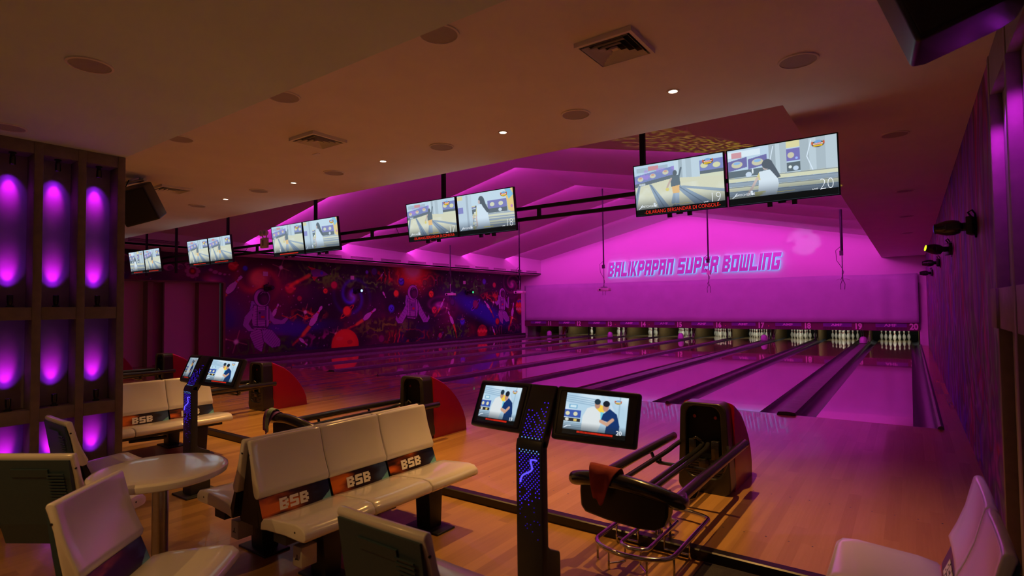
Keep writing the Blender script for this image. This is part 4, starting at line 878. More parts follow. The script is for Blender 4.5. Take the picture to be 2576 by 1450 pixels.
    for (x, y) in ((-.03, -1.0), (.02, -1.03), (.07, -1.0)):
        b = MB(); b.tube([(x, y, .30), (x, y, .0)], .010, 8); b.lathe([(.03, .0), (.03, .008)], (x, y, 0), 12); b.obj('support_post', MT['chrome'], t, smooth=True)
    return t
br = ball_return((-1.385, -3.80, 0), 'ball return with red hood nearest the marbled wall, red cloth on its black bumper')
for x, lb in ((-4.745, 'second ball return along the step, red hood showing over the long white bench'), (-8.10, 'third ball return along the step, red hood between the scoring console and the mural'), (-11.44, 'fourth ball return along the step, partly behind the far scoring console'), (-14.79, 'last ball return along the step, red hood just clear of the column')):
    dup(br, (x, -3.80, 0), 0, lb)
# chrome floor racks straddling the step
def rack(x, lab):
    t = thing('chrome_ball_rack', (x, -4.9, FZ), lab, 'rack', 'chrome racks under the ball returns')
    def loop(x0, x1, y0, y1, z, r): 
        P = []
        for i in range(13): a = PI + PI * i / 12; P.append(((x0 + x1) / 2 + (x1 - x0) / 2 * math.cos(a), y0 + (x1 - x0) / 2 * .62 * (1 + math.sin(a)) , z))
        for i in range(13): a = PI * i / 12; P.append(((x0 + x1) / 2 + (x1 - x0) / 2 * math.cos(a), y1 - (x1 - x0) / 2 * .35 * (1 - math.sin(a)), z))
        return P
    b = MB(); b.tube(loop(-.245, .245, -.47, .43,   .125, .011), .014, 10, closed=True); b.obj('outer_ring', MT['chrome'], t, smooth=True)
    b = MB(); b.tube(loop(-.092, .085, -.36, .22, .125, .01), .012, 10, closed=True); b.obj('inner_ring', MT['chrome'], t, smooth=True)
    for (a, c) in (((-.245, -.05), (-.092, -.05)), ((.245, -.05), (.085, -.05)), ((-.12, -.43), (-.05, -.35)), ((.12, -.43), (.05, -.35)), ((-.245, -.33), (-.245, -.33)), ((.245, -.33), (.245, -.33))):
        b = MB(); b.tube([(a[0], a[1], .12), (a[0], a[1], .0)] if a == c else [(a[0], a[1], .12), (a[0], a[1], .035), (c[0], c[1], .035), (c[0], c[1], .12)], .007, 8)
        b.tube([(a[0], a[1], .05), (a[0], a[1], .0)], .007, 8); b.obj('leg', MT['chrome'], t, smooth=True)
    b = MB()
    for dx in (-.05, 0, .05): b.tube([(dx, .20, .125), (dx, .20, .066)], .006, 6)
    b.obj('stub_leg', MT['chrome'], t)
    return t
rk = rack(-1.385, 'chrome hairpin floor rack under the ball return nearest the marbled wall')
dup(rk, (-4.745, -4.9, FZ), 0, 'chrome hairpin floor rack behind the long white bench'); dup(rk, (-8.1, -4.9, FZ), 0, 'chrome hairpin floor rack under the third ball return')
# cloths on the bumpers
def cloth(loc, P, Fc, m, name, lab, grp=None):
    b = MB(); b.add(P, Fc); o = b.obj(name, m, smooth=True, label=lab, cat='cloth', group=grp); o.location = loc
    s = o.modifiers.new('s', 'SUBSURF'); s.levels = 2; s.render_levels = 2; d = o.modifiers.new('t', 'SOLIDIFY'); d.thickness = .004; d.offset = 1
    return o
def drape(x0, x1, tip, top=.562, back=.12):
    """grid: over the bumper tube then hanging to a point"""
    rows = [(-1.545, top - .075), (-1.56, top - .02), (-1.585, top + .008), (-1.625, top + .006), (-1.655, top - .03), (-1.668, top - .08), (-1.668, top - .13), (-1.666, top - .18)]
    V = []; nx = 7
    for i, (y, z) in enumerate(rows):
        f = max(0, (i - 3) / 4.0)
        for j in range(nx):
            u = j / (nx - 1); a0 = x0 + (tip - x0 - .01) * f * .9; a1 = x1 + (tip - x1 + .04) * f * .95; x = a0 + (a1 - a0) * u
            V.append((x, y - (.006 * math.sin(u * 9 + i) if i > 3 else 0), z - .05 * (x - x0) * (1 if i < 4 else 0) + .012 * math.sin(u * 7) * f - .03 * u * f))
    F = [(i * nx + j, i * nx + j + 1, (i + 1) * nx + j + 1, (i + 1) * nx + j) for i in range(len(rows) - 1) for j in range(nx - 1)]
    return V, F
V, F = drape(-.19, .00, -.13); cloth((-1.385, -3.80, 0.012), V, F, MT['red_cloth'], 'cleaning_cloth', 'dull red cloth hanging to a point over the black bumper of the ball return')
V, F = drape(-.34, -.14, -.30, .545); cloth((-4.745, -3.80, 0.004), V, F, MT['purple_cloth'], 'cleaning_cloth', 'purple cloth draped over the bumper end just above the long white bench', 'two cloths on the second ball return')
V, F = drape(-.27, -.19, -.25, .566); cloth((-4.745, -3.81, 0.004), V, F, MT['grey_cloth'], 'cleaning_cloth', 'grey-green cloth lying on the purple one on the bumper end', 'two cloths on the second ball return')

# ================================================================== SEATS
SEATP = [(.165, .375), (.19, .40), (.26, .415), (.40, .425), (.50, .432), (.56, .425), (.59, .40), (.595, .37), (.58, .352), (.54, .35), (.40, .352), (.22, .34), (.16, .33)]
BACKP = [(.012, .80), (.018, .815), (.035, .82), (.050, .812), (.062, .77), (.085, .68), (.115, .60), (.140, .545), (.147, .53), (.143, .505), (.130, .492), (.11, .490), (.092, .50), (.080, .53), (.065, .60), (.045, .70), (.02, .78)]
BANDP = [(.132, .495), (.180, .374), (.170, .335), (.150, .33), (.11, .488)]
def band_canvas(seed, w_):
    c = Canvas(w_, .085, 120, 30, (.16, .07, .05)); n = c.noise(.12, seed, 4, sx=.5, sy=2.4)
    u = c.X / w_
    c.mixm(np.clip(1.3 - u * 3.2, 0, 1), (.80, .36, .08)); c.mixm((n - .5) * 7 * np.clip(1.6 - u * 2.2, 0, 1), (.95, .50, .14)); c.mixm((.47 - n) * 9, (.10, .045, .04), .85)
    c.mixm(np.clip(u * 3.2 - 2.0, 0, 1), (.10, .16, .32)); c.mixm((n - .5) * 6 * np.clip(u * 4 - 2.6, 0, 1), (.30, .42, .62), .7); c.poly([(w_ * .80, .085), (w_ * 1.0, .045), (w_ * 1.0, .085)], (.45, .72, .80))
    return c
band_meshes = {}
def seat_unit(t, y0, y1, d=1, writing='BSB', panel=False, seed=1):
    """one moulded seat; the profile runs along +x*d, width along y"""
    g = .003
    def P(pr): return [(d * a, z) for a, z in pr]
    def ext(b, pr, a, c, curve=0.0, sag=0.0):
        n = 8; m = len(pr); V = []
        for k in range(n + 1):
            u = k / n; y = a + (c - a) * u; e = math.sin(PI * u)
            for (f, z) in pr:
                V.append((d * (f - curve * (1 - (2 * u - 1) ** 2) * max(0, min(1, (z - .40) * 3)) * (1 if f > .06 else .3)), y, z - sag * e * (1 if z > .39 else 0)))
        F = [(k * m + i, k * m + (i + 1) % m, (k + 1) * m + (i + 1) % m, (k + 1) * m + i) for k in range(n) for i in range(m)] + [tuple(range(m)), tuple(n * m + i for i in range(m))[::-1]]
        b.add(V, F)
    b = MB(); ext(b, SEATP, y0 + g, y1 - g, 0, .006); b.obj('seat', MT['shell'], t, bevel=.008, seg=3)
    b = MB(); ext(b, BACKP, y0 + g, y1 - g, .012); b.obj('backrest', MT['shell'], t, bevel=.008, seg=3)
    b = MB(); b.prism([(d * a, z) for a, z in BANDP], y0 + g + .004, y1 - g - .004, 'y')
    # prism() along y takes (x, z) pairs
    b.obj('seat_joint', MT['black'], t)
    w_ = y1 - y0 - 2 * g - .01
    p0, p1 = Vector((.1335, .496)), Vector((.1815, .377)); hgt = (p0 - p1).length
    c = band_canvas(seed, w_); ya = y0 + g + .005
    sgn = 1 if d > 0 else -1
    def to3(a, bb):
        q = bb / .085; return (d * (p0.x + (p1.x - p0.x) * q + .001), (ya + a) if d > 0 else (ya + w_ - a), p0.y + (p1.y - p0.y) * q + .0012)
    bd = c.obj('printed_band', MT['bandpaint'], to3, t)
    if writing:
        ang = math.atan2(p0.y - p1.y, p1.x - p0.x); cx = (p0.x + p1.x) / 2; cz = (p0.y + p1.y) / 2
        lb = MB(); gx = 0.0; kw, kh = .058, .066 / 1.9
        for ch in writing:
            for Pg in GL[ch]: lb.prism([(gx + px * kw + .10 * pz * kh, pz * kh - .033) for px, pz in Pg], 0, .0008 + .00003 * (len(lb.f) % 9), 'z')
            gx += kw * 1.16
        lb.v = [(a - gx / 2, bq, cq) for a, bq, cq in lb.v]
        me_o = lb.obj('letters', MT['letterwhite'], bd)
        ex = Vector((0, sgn, 0)); ey = Vector((-sgn * math.cos(ang), 0, math.sin(ang))); ez = ex.cross(ey)
        m = Matrix((ex, ey, ez)).transposed().to_4x4(); m.translation = Vector((d * (cx + .0025), ya + (w_ * .46 if d > 0 else w_ * .54), cz + .0025)); me_o.matrix_local = m @ Matrix.Diagonal((1, 1, 1, 1))
    for (f, z) in ((.04, .735), (.50, .392)):
        b = MB(); b.lathe([(.006, -.0015), (.006, .004)], (d * f, y0 + g, z), 8, axis='y'); b.obj('screw', MT['black'], t)
    if panel:
        b = MB(); b.prism([(d * a, z) for a, z in [(.006, .785), (.016, .785), (.045, .66), (.07, .53), (.09, .42), (.12, .32), (.145, .30), (.11, .30), (.07, .42), (.035, .6)]], y0 + .018, y1 - .018, 'y'); p = b.obj('back_panel', MT['shellback'], t)
        b = MB()
        for i in range(14): b.box(d * (.0) - .0, d * .0 + .001, y0 + .05, y0 + .22, .40 + .018 * i, .404 + .018 * i)
        return p
def bench(loc, lab, double=True):
    t = thing('bench', loc, lab, 'bench', 'white moulded benches')
    for d in ((1, -1) if double else (1,)):
        for i in range(3): seat_unit(t, -.72 + .48 * i, -.24 + .48 * i, d, 'BSB', not double, seed=3 + i + (5 if d < 0 else 0))
        for y in (-.40, .47):
            b = MB(); b.prism([(y - .055, .01), (y + .055, .01), (y + .07, .30), (y - .07, .30)], d * .26, d * .40, 'x'); b.obj('leg', MT['beam'], t, bevel=.006)
            b = MB(); b.box(min(d * .18, d * .50), max(d * .18, d * .50), y - .09, y + .09, 0, .014); b.obj('foot_plate', MT['beam'], t, bevel=.004)
        b = MB(); b.box(min(d * .27, d * .39), max(d * .27, d * .39), -.70, .70, .29, .345); b.obj('beam', MT['beam'], t)
        b = MB(); b.box(min(d * .30, d * .385), max(d * .30, d * .385), -.60, -.50, .125, .24); so = b.obj('socket_box', MT['navybox'], t, bevel=.004)
        b = MB(); cx = d * .3425
        b.tube([(cx, -.6015, .195), (cx, -.6015, .17)], .0022, 5); b.tube([(cx - .014, -.6015, .168), (cx + .014, -.6015, .168)], .0022, 5); b.tube([(cx - .012, -.6015, .173), (cx - .017, -.6015, .162)], .0022, 5); b.obj('socket_mark', MT['black'], so)
        b = MB(); b.box(min(d * .33, d * .35), max(d * .33, d * .35), -.56, -.54, .24, .345); b.obj('socket_bracket', MT['beam'], t)
        b = MB(); b.tube([(d * .33, -.2, .27), (d * .33, .14, .25)], .02, 8); b.obj('cable_duct', MT['black'], t)
    if double:
        b = MB(); b.prism([(-.012, .795), (.012, .795), (.06, .55), (.10, .32), (-.10, .32), (-.06, .55)], -.69, .69, 'y'); b.obj('core_panel', MT['black'], t)
    return t
bn = bench((-3.19, -5.945, FZ), 'long back-to-back white bench of three seats a side, in the middle of the concourse')
dup(bn, (-6.76, -5.90, FZ), 0, 'back-to-back white bench partly hidden by the lattice wall and the far console')
# single-sided bench by the right wall
t = thing('bench', (.27, -5.2, FZ), 'white two-seat bench standing along the marbled wall, seen from its side', 'bench', 'white moulded benches')
for i in range(2): seat_unit(t, -.955 + .4775 * i, -.4775 + .4775 * i, -1, 'BSB', True, seed=20 + i)
for y in (-.8, -.2):
    b = MB(); b.prism([(y - .055, .01), (y + .055, .01), (y + .07, .30), (y - .07, .30)], -.40, -.26, 'x'); b.obj('leg', MT['beam'], t, bevel=.006)
    b = MB(); b.box(-.50, -.18, y - .09, y + .09, 0, .014); b.obj('foot_plate', MT['beam'], t)
b = MB(); b.box(-.39, -.27, -.90, -.05, .29, .345); b.obj('beam', MT['beam'], t)

def chair(loc, facing, lab, raised=False):
    """facing: angle of the seat's forward direction"""
    t = thing('chair', loc, lab, 'chair', 'white moulded chairs on pedestals', rz=facing)
    p = seat_unit(t, -.24, .24, 1, '', True, seed=31)
    b = MB(); b.prism([(-.05, .012), (.05, .012), (.04, .30), (-.04, .30)], .28, .38, 'x'); b.obj('pedestal', MT['beam'], t, bevel=.006)
    b = MB(); b.box(.20, .46, -.12, .12, 0, .012); b.obj('foot_plate', MT['beam'], t)
    b = MB(); b.box(.24, .44, -.10, .10, .30, .35); b.obj('seat_bracket', MT['beam'], t)
    # raised plaque and ribs on the dark back
    tilt = math.atan2(.029, .125)
    b = MB(); b.box(-.004, .004, -.135, .075, -.022, .022); q = b.obj('plaque', MT['shellback'], t); q.location = (.0135, .03, .715); q.rotation_euler = (0, -tilt, 0)
    b = MB()
    for i in range(16): b.box(-.003, .003, -.195, -.10, -.16 + .018 * i, -.153 + .018 * i)
    q = b.obj('ribs', MT['shellback'], t); q.location = (.032, 0, .60); q.rotation_euler = (0, -tilt * 1.05, 0)
    return t
def back_at(c, f, off=.03):  # root so that the top of the back sits at c
    return (c[0] - math.cos(f) * off, c[1] - math.sin(f) * off, FZ)
fD = PI / 2; chair(back_at((-1.58, -7.03), fD), fD, 'white chair seen from its dark back, alone between the long bench and the near console')
fA = PI / 2; chair(back_at((-5.02, -7.06), fA), fA, 'white chair by the glowing lattice wall, its dark back half turned')
fB = math.atan2(.83, -.55); chair(back_at((-3.89, -7.47), fB), fB, 'white chair with broad dark grey back and raised plaque, beside the round table')
fC = math.atan2(.67, .74); chair(back_at((-2.97, -7.50), fC), fC, 'white chair turned to show its seat and curved backrest, in front of the round table')
fE = PI * .5; chair((-5.59, -7.60, FZ), fE, 'white chair of which only the seat shows beyond the dark-backed one')

# round table
t = thing('round_table', (-3.38, -7.04, FZ), 'round white table on a steel column between the lattice wall and the long bench', 'table')
b = MB(); R_ = .335
b.lathe([(R_ - .02, .672), (R_ - .004, .680), (R_, .694), (R_ - .002, .708), (R_ - .012, .716), (R_ - .03, .718), (R_ * .6, .718), (.001, .718)], n=72); b.obj('table_top', MT['shell'], t, smooth=True)
b = MB(); b.lathe([(.040, .012), (.040, .674)], n=28); b.obj('column', MT['steel'], t, smooth=True)
b = MB(); b.lathe([(.22, 0), (.22, .008), (.05, .022), (.04, .03)], n=40); b.obj('base', MT['steel'], t, smooth=True)
b = MB(); b.lathe([(.12, .655), (.12, .672)], n=24); b.obj('top_plate', MT['black'], t)

# dark carpet mat at the step
b = MB(); b.box(-1.06, .40, -7.6, -4.93, FZ, FZ + .008); b.obj('floor_mat', MT['carpet'], label='dark textured mat below the step between the chrome rack and the white two-seat bench', cat='mat')

# ================================================================== SCORING CONSOLES
def scene_men(c, W, H):
    c.rect(0, 0, W, H, (.70, .82, .90)); c.mixm((c.noise(.1, 31, 3) - .45) * 3, (.90, .95, .98), .6)
    for i in range(4): c.line([(0, H * (.06 + .05 * i)), (W * .55, H * (.12 + .05 * i))], H * .025, (.55, .68, .78), .8, 2)
    c.rect(W * .06, H * .28, W * .20, H * .38, (.45, .68, .82)); c.rect(W * .08, H * .30, W * .18, H * .36, (.80, .90, .94)); c.rect(0, H * .42, W * .27, H * .60, (.22, .34, .66)); c.ell(W * .05, H * .51, W * .035, H * .05, (.85, .84, .70)); c.ell(W * .18, H * .51, W * .035, H * .05, (.85, .84, .70)); c.rect(0, H * .62, W * .27, H * .70, (.15, .16, .18)); c.ell(W * .05, H * .66, W * .03, H * .035, (.85, .85, .80)); c.rect(W * .16, H * .63, W * .21, H * .69, (.85, .75, .40))
    for i in range(5): c.line([(0, H * (.74 + .045 * i)), (W * .4, H * (.74 + .045 * i))], H * .014, (.45, .55, .62), .8, 2)
    c.rect(W * .86, 0, W * .88, H * .85, (.62, .74, .82)); c.poly([(W * .60, 0), (W * .66, 0), (W * .80, H * .35), (W * .76, H * .35)], (.78, .86, .92))
    c.ell(W * .57, H * .34, W * .075, H * .11, (.95, .80, .28)); c.ell(W * .60, H * .50, W * .06, H * .10, (.45, .80, .90))
    c.poly([(W * .36, H * .34), (W * .46, H * .28), (W * .58, H * .42), (W * .60, H * .70), (W * .56, H * .90), (W * .30, H * .90), (W * .30, H * .55)], (.86, .89, .90)); c.ell(W * .52, H * .22, W * .045, H * .11, (.72, .54, .46)); c.ell(W * .515, H * .16, W * .05, H * .07, (.12, .20, .26))
    c.poly([(W * .62, H * .45), (W * .72, H * .30), (W * .84, H * .42), (W * .90, H * .70), (W * .89, H * .90), (W * .68, H * .90), (W * .70, H * .62), (W * .60, H * .58)], (.07, .20, .42)); c.ell(W * .655, H * .27, W * .048, H * .11, (.74, .56, .48)); c.ell(W * .66, H * .19, W * .055, H * .075, (.08, .12, .17))
    c.line([(W * .78, H * .56), (W * .70, H * .68), (W * .60, H * .62)], H * .08, (.80, .62, .52), 1, 3)
    logo(c, W * .84, H * .13, W * .055)
def console(loc, lab, num, left_dim=False, hn=(170, 110)):
    t = thing('scoring_console', loc, lab, 'console', 'scoring consoles with two touch screens')
    dk = MT['console']
    b = MB(); b.prism([(0.0, .012), (0.0, .90), (.012, .935), (.055, .935), (.055, .42), (.075, .40), (.16, .36), (.165, .33), (.165, .012)], -.076, .076, 'x'); b.obj('column', dk, t, bevel=.006)
    b = MB(); b.box(-.14, .14, -.06, .24, 0, .012); b.obj('base_plate', dk, t, bevel=.004)
    # head plate leaning back
    y0, z0, y1, z1 = .002, .93, .155, 1.185
    b = MB(); b.add([(-.076, y0, z0 - .03), (.076, y0, z0 - .03), (.076, y1, z1), (-.076, y1, z1), (-.076, y0 + .055, z0 - .04), (.076, y0 + .055, z0 - .04), (.076, y1 + .05, z1 - .03), (-.076, y1 + .05, z1 - .03)],
                    [(0, 1, 2, 3), (7, 6, 5, 4), (0, 4, 5, 1), (1, 5, 6, 2), (2, 6, 7, 3), (3, 7, 4, 0)]); b.obj('head', dk, t, bevel=.006)
    # two wings carrying the screens
    for s in (-1, 1):
        ib = Vector((s * .078, y0 + .05, .945)); it = Vector((s * .078, y1 + .0, 1.18)); ob = Vector((s * .50, y0 + .145, .925)); ot = Vector((s * .50, y1 + .095, 1.18))
        ex = (ob - ib).normalized(); ez = ((it + ot) / 2 - (ib + ob) / 2); ez = (ez - ez.project(ex)).normalized(); ey = ez.cross(ex) if s > 0 else ex.cross(ez)
        ctr = (ib + it + ob + ot) / 4; W2 = .208; H2 = .131
        X = ex * s; Y = Vector((-0, 0, 0)); N_ = X.cross(ez)     # X to the right, ez up, N_ toward the player (-y)
        if N_.y > 0: N_ = -N_
        m = Matrix.Identity(4)
        for i in range(3): m[i][0] = X[i]; m[i][1] = -N_[i]; m[i][2] = ez[i]; m[i][3] = ctr[i]
        b = MB(); b.M = m; b.box(-W2, W2, .0, .045, -H2, H2); mo = b.obj('monitor', dk, t, bevel=.014, seg=3)
        b = MB(); b.M = m; A = rrect(0, 0, 2 * W2 - .03, 2 * H2 - .035, .010, 3); ring(b, A, [(x * .965, z * .955) for x, z in A], -.004, .001); b.obj('bezel', MT['black'], mo)
        SW, SH = .305, .198
        c = Canvas(SW, SH, *hn); scene_men(c, SW, SH)
        c.mixm(np.clip((c.Y - SH * .70) / (SH * .2), 0, 1) * .6, (.12, .16, .20)); c.rect(0, SH * .89, SW, SH, (.05, .06, .06))
        for i in range(26): c.rect(SW * (.24 + .022 * i), SH * .915, SW * (.256 + .022 * i), SH * .955, (.85, .16, .08))
        c.line([(SW * .02, SH * .86), (SW * .07, SH * .81), (SW * .12, SH * .80)], .004, (.9, .95, 1))
        sx = .0
        def to3(a, bb, m=m): P = [m[i][0] * (a - SW / 2 + sx) + m[i][1] * (-.002) + m[i][2] * (SH / 2 - bb) + m[i][3] for i in range(3)]; return P
        sc = c.obj('screen', MT['screen_dim'] if (left_dim and s < 0) else MT['screen'], to3, mo)
        if num:
            q = text('number', str(num[0] if s < 0 else num[1]), .028, MT['whitetext'], sc, (0, 0, 0), (0, 0, 0), .0002)
            mm = Matrix.Identity(4)
            for i in range(3): mm[i][0] = X[i]; mm[i][1] = ez[i]; mm[i][2] = N_[i]; mm[i][3] = ctr[i] + X[i] * (SW * .40) - ez[i] * SH * .36 + N_[i] * .004
            q.matrix_local = mm
    # dotted light pattern: bright near the bend, thinning out downwards and upwards
    r = random.Random(5)
    tiers = {'ledbright': MB(), 'ledblue': MB(), 'leddim': MB()}
    def dot(x, p, nrm_y, nrm_z, key, rr=.0027):
        b = tiers[key]; n = 8; up = Vector((0, -nrm_z, nrm_y)) if nrm_y else Vector((0, 0, 1)); up = Vector((0, nrm_z, -nrm_y)) * -1
        b.add([(x + rr * math.cos(2 * PI * k / n), p[0] + up.y * rr * math.sin(2 * PI * k / n), p[1] + up.z * rr * math.sin(2 * PI * k / n)) for k in range(n)], [tuple(range(n))])
    for row in range(58):          # on the column, going down
        z = .885 - row * .0105; k = row / 57
        for cidx in range(6):
            x = -.052 + cidx * .0205 + (.0102 if row % 2 else 0)
            if r.random() < max(0, 1.25 - k * 1.75) * (1 if row < 30 else .8) or row < 18: dot(x, (-.0012, z), -1, 0, 'ledbright' if row < 2 else ('ledblue' if row < 26 else 'leddim'))
    L = math.hypot(y1 - y0, z1 - z0 + .03); dy, dz = (y1 - y0) / L, (z1 - z0 + .03) / L
    for row in range(17):          # on the leaning head, going up
        s_ = .045 + row * .0115; k = row / 16
        for cidx in range(6):
            x = -.052 + cidx * .0205 + (.0102 if row % 2 else 0)
            if row < 2 or r.random() < 1.05 - k * .95: dot(x, (y0 + dy * s_ - .0012, z0 - .03 + dz * s_ + .0004), -dz, dy, 'ledbright' if row < 1 else 'ledblue')
    for key, b in tiers.items(): b.obj('dot_pattern', MT[key], t)
    P = smooth_path([(.052, -.003, .842), (.028, -.003, .842), (.014, -.003, .836), (.020, -.003, .815), (.022, -.003, .795), (.004, -.003, .780), (-.025, -.003, .765), (-.040, -.003, .750), (-.048, -.003, .725)], 5)
    b = MB(); b.tube(P, .0042, 8); b.obj('light_logo', MT['ledlogo'], t, smooth=True)
    return t
MT['console'] = mat('console_dark_metal', (.045, .05, .055), .42); MT['ledlogo'] = emit('led_logo', (.12, .08, 1.0), 1.3)
console((-1.52, -6.155, FZ), 'dark two-screen scoring console with blue light dots beside the chrome-racked ball return', (19, 20), hn=(230, 170))
console((-5.07, -6.155, FZ), 'dark two-screen scoring console standing before the bench by the lattice wall', None, left_dim=True)

# ================================================================== LATTICE WALLS WITH GLOWING NICHES
LXF = -5.853
t = thing('lattice_wall', (LXF, -6.362, FZ), 'brown timber lattice column with purple-lit niches, floor to ceiling', 'lattice wall')
ZT = 2.95 - FZ
zs = [(0.0, .15), (.618 - FZ, .726 - FZ), (1.463 - FZ, 1.568 - FZ), (2.848 - FZ, ZT)]
npost = 8; pitch = .2985
for i in range(npost):
    b = MB(); b.box(-.19, .0, -.06 - pitch * i, -pitch * i, 0, ZT); b.obj('post', MT['lattice'], t, bevel=.003)
for i in range(npost - 1):
    for (a, c) in zs: b = MB(); b.box(-.19, -.004, -pitch * (i + 1), -.06 - pitch * i, a, c); b.obj('shelf', MT['lattice'], t, bevel=.002)
    b = MB(); b.box(-.205, -.19, -pitch * (i + 1), -.06 - pitch * i, 0, ZT); b.obj('back_board', MT['niche'], t)
b = MB(); b.box(-.35, -.205, -.06 - pitch * (npost - 1), 0, 0, ZT); b.obj('core', MT['lattice'], t)
b = MB(); b.box(-.56, -.35, -.06 - pitch * (npost - 1), 0, 0, ZT); b.obj('rear_face', MT['lattice'], t)
PUR = (.62, .02, 1.0)
colname = ['niche column beside the aisle', 'second niche column from the aisle', 'third niche column from the aisle']
def niche_spot(loc, up, lab, power, name='niche_spotlight'):
    t = thing(name, loc, lab, 'spotlight', 'small black spotlights in the lattice niches'); s = 1 if up else -1
    b = MB(); b.lathe([(.026, 0), (.026, s * .010), (.016, s * .014), (.016, s * .022)], n=14); b.obj('base', MT['black'], t, smooth=True)
    b = MB(); b.lathe([(.016, s * .022), (.020, s * .045), (.021, s * .10), (.017, s * .102)], n=14); b.obj('lamp_housing', MT['satin'], t, smooth=True)
    light('niche_lamp', 'SPOT', (loc[0], loc[1], loc[2] + s * .106), (-.55, 0, s), power * .9, (.30, .008, 1.0), spot_size=math.radians(66), spot_blend=1.0, shadow_soft_size=.012)
    light('niche_lamp', 'SPOT', (loc[0], loc[1], loc[2] + s * .106), (-.50, 0, s), power * 2.6, (.85, .012, 1.0), spot_size=math.radians(36), spot_blend=1.0, shadow_soft_size=.010)
    return t
for i in range(3):
    y = -6.362 - .06 - pitch * i - (pitch - .06) / 2; x = LXF - .09
    for (z, up, wd, pw) in ((2.846, False, 'hanging under the top beam', 5.0), (1.570, True, 'standing on the middle shelf', 4.6), (.728, True, 'standing on the lower shelf', 4.0), (FZ + .152, True, 'standing on the floor rail', 4.2)):
        niche_spot((x, y, z), up, f'small black spotlight {wd}, {colname[i]}', pw)
# second lattice on the right wall
t = thing('lattice_wall', (.49, -4.16, FZ), 'narrow timber lattice frame with purple glow beside the two-seat bench', 'lattice wall')
for i in range(4):
    b = MB(); b.box(-.07, -.012, -.055 - .66 * i, -.66 * i, 0, ZT); b.obj('post', MT['lattice'], t, bevel=.003)
for i in range(3):
    for (a, c) in ((0, .06), (1.37 - FZ, 1.60 - FZ), (2.72 - FZ, ZT)): b = MB(); b.box(-.066, -.012, -.66 * (i + 1), -.055 - .66 * i, a, c); b.obj('shelf', MT['lattice'], t, bevel=.002)
    b = MB(); b.box(-.012, 0, -.66 * (i + 1), -.055 - .66 * i, 0, ZT); b.obj('back_board', MT['niche'], t)
b = MB(); b.box(-.012, 0, -.055, .0, 0, ZT); b.obj('back_board', MT['niche'], t)
b = MB(); b.box(-.08, -.02, -.08, .17, 1.37 - FZ, 1.60 - FZ); b.obj('shelf', MT['lattice'], t, bevel=.002)
for i in range(2):
    light('niche_lamp', 'SPOT', (.44, -4.40 - .66 * i, 2.70), (.06, .22, -1), 26.0, PUR, spot_size=math.radians(75), spot_blend=.9, shadow_soft_size=.02)

# ================================================================== CEILING FIXTURES
CZ = 3.16
def disc_speaker(x, y, z, lab, r=.125):
    t = thing('ceiling_speaker', (x, y, z), lab, 'ceiling speaker', 'round speakers set in the ceiling')
    b = MB(); b.lathe([(r, 0), (r, -.008), (r - .012, -.010), (r - .014, -.004), (r - .014, 0)], n=40); b.obj('rim', MT['plaster'], t, smooth=True)
    b = MB(); b.lathe([(r - .014, -.0), (r - .014, -.006), (.001, -.007)], n=40); b.obj('grille', MT['ceilspk'], t, smooth=True)
for i, (x, o) in enumerate([(-.55, 'first from the marbled wall'), (-2.25, 'second from the marbled wall'), (-3.80, 'third from the marbled wall'), (-5.55, 'fourth from the marbled wall'), (-7.20, 'fifth from the marbled wall'), (-8.97, 'sixth from the marbled wall'), (-10.8, 'last before the mural')]):
    disc_speaker(x, -4.30, CZ, 'round flush ceiling speaker in the downlight row, ' + o)
for i, (x, o) in enumerate([(-2.22, 'nearest the marbled wall'), (-3.84, 'middle one'), (-5.57, 'over the second bench')]):
    disc_speaker(x, -6.02, CZ, 'round ceiling speaker half hidden behind the lower ceiling edge, ' + o)
for (x, y, o) in ((-.06, -1.9, 'first past the vault corner'), (.0, 1.5, 'second past the vault corner'), (.0, 4.5, 'third past the vault corner'), (0, 7.6, 'fourth past the vault corner')):
    disc_speaker(x, y, CZ, 'faint round speaker in the ceiling strip by the marbled wall, ' + o, .12)
disc_speaker(-3.78, -7.27, 2.95, 'large round purple-tinted speaker in the low ceiling over the round table', .115)
disc_speaker(-5.56, -7.25, 2.95, 'round purple-tinted speaker in the low ceiling at the lattice top', .115)
def downlight(x, y, z, lab, power, seen=True, size=90, blend=1.0):
    t = thing('downlight', (x, y, z), lab, 'downlight', 'small recessed downlights')
    b = MB(); b.lathe([(.048, 0), (.048, -.005), (.034, -.006), (.032, -.0015)], n=28); b.obj('rim', MT['plaster'], t, smooth=True)
    b = MB(); b.lathe([(.032, 0), (.032, -.003), (.001, -.004)], n=24); b.obj('lamp', MT['lamp'], t, smooth=True)
    light('downlight_lamp', 'SPOT', (x, y, z - .02), (0, 0, -1), power, WARM, spot_size=math.radians(size), spot_blend=blend, shadow_soft_size=.010)
DL = 205.0
for x, o in [(-1.41, 'first from the marbled wall'), (-3.03, 'second from the marbled wall'), (-4.69, 'third from the marbled wall'), (-6.40, 'fourth from the marbled wall'), (-8.12, 'fifth from the marbled wall'), (-11.37, 'last one, below the black loudspeaker')]:
    downlight(x, -4.29, CZ, 'small lit round downlight in the ceiling row, ' + o, DL)
FG_FILL = 85.0  # unseen downlights added behind the camera to light the foreground
for x, y, o in [(-2.3, -8.9, 'behind the concourse chairs'), (-4.2, -9.2, 'behind the round table'), (-7.6, -8.6, 'beyond the lattice wall')]:
    downlight(x, y, 2.95, 'added unseen fill downlight in the low ceiling ' + o, FG_FILL, size=135)
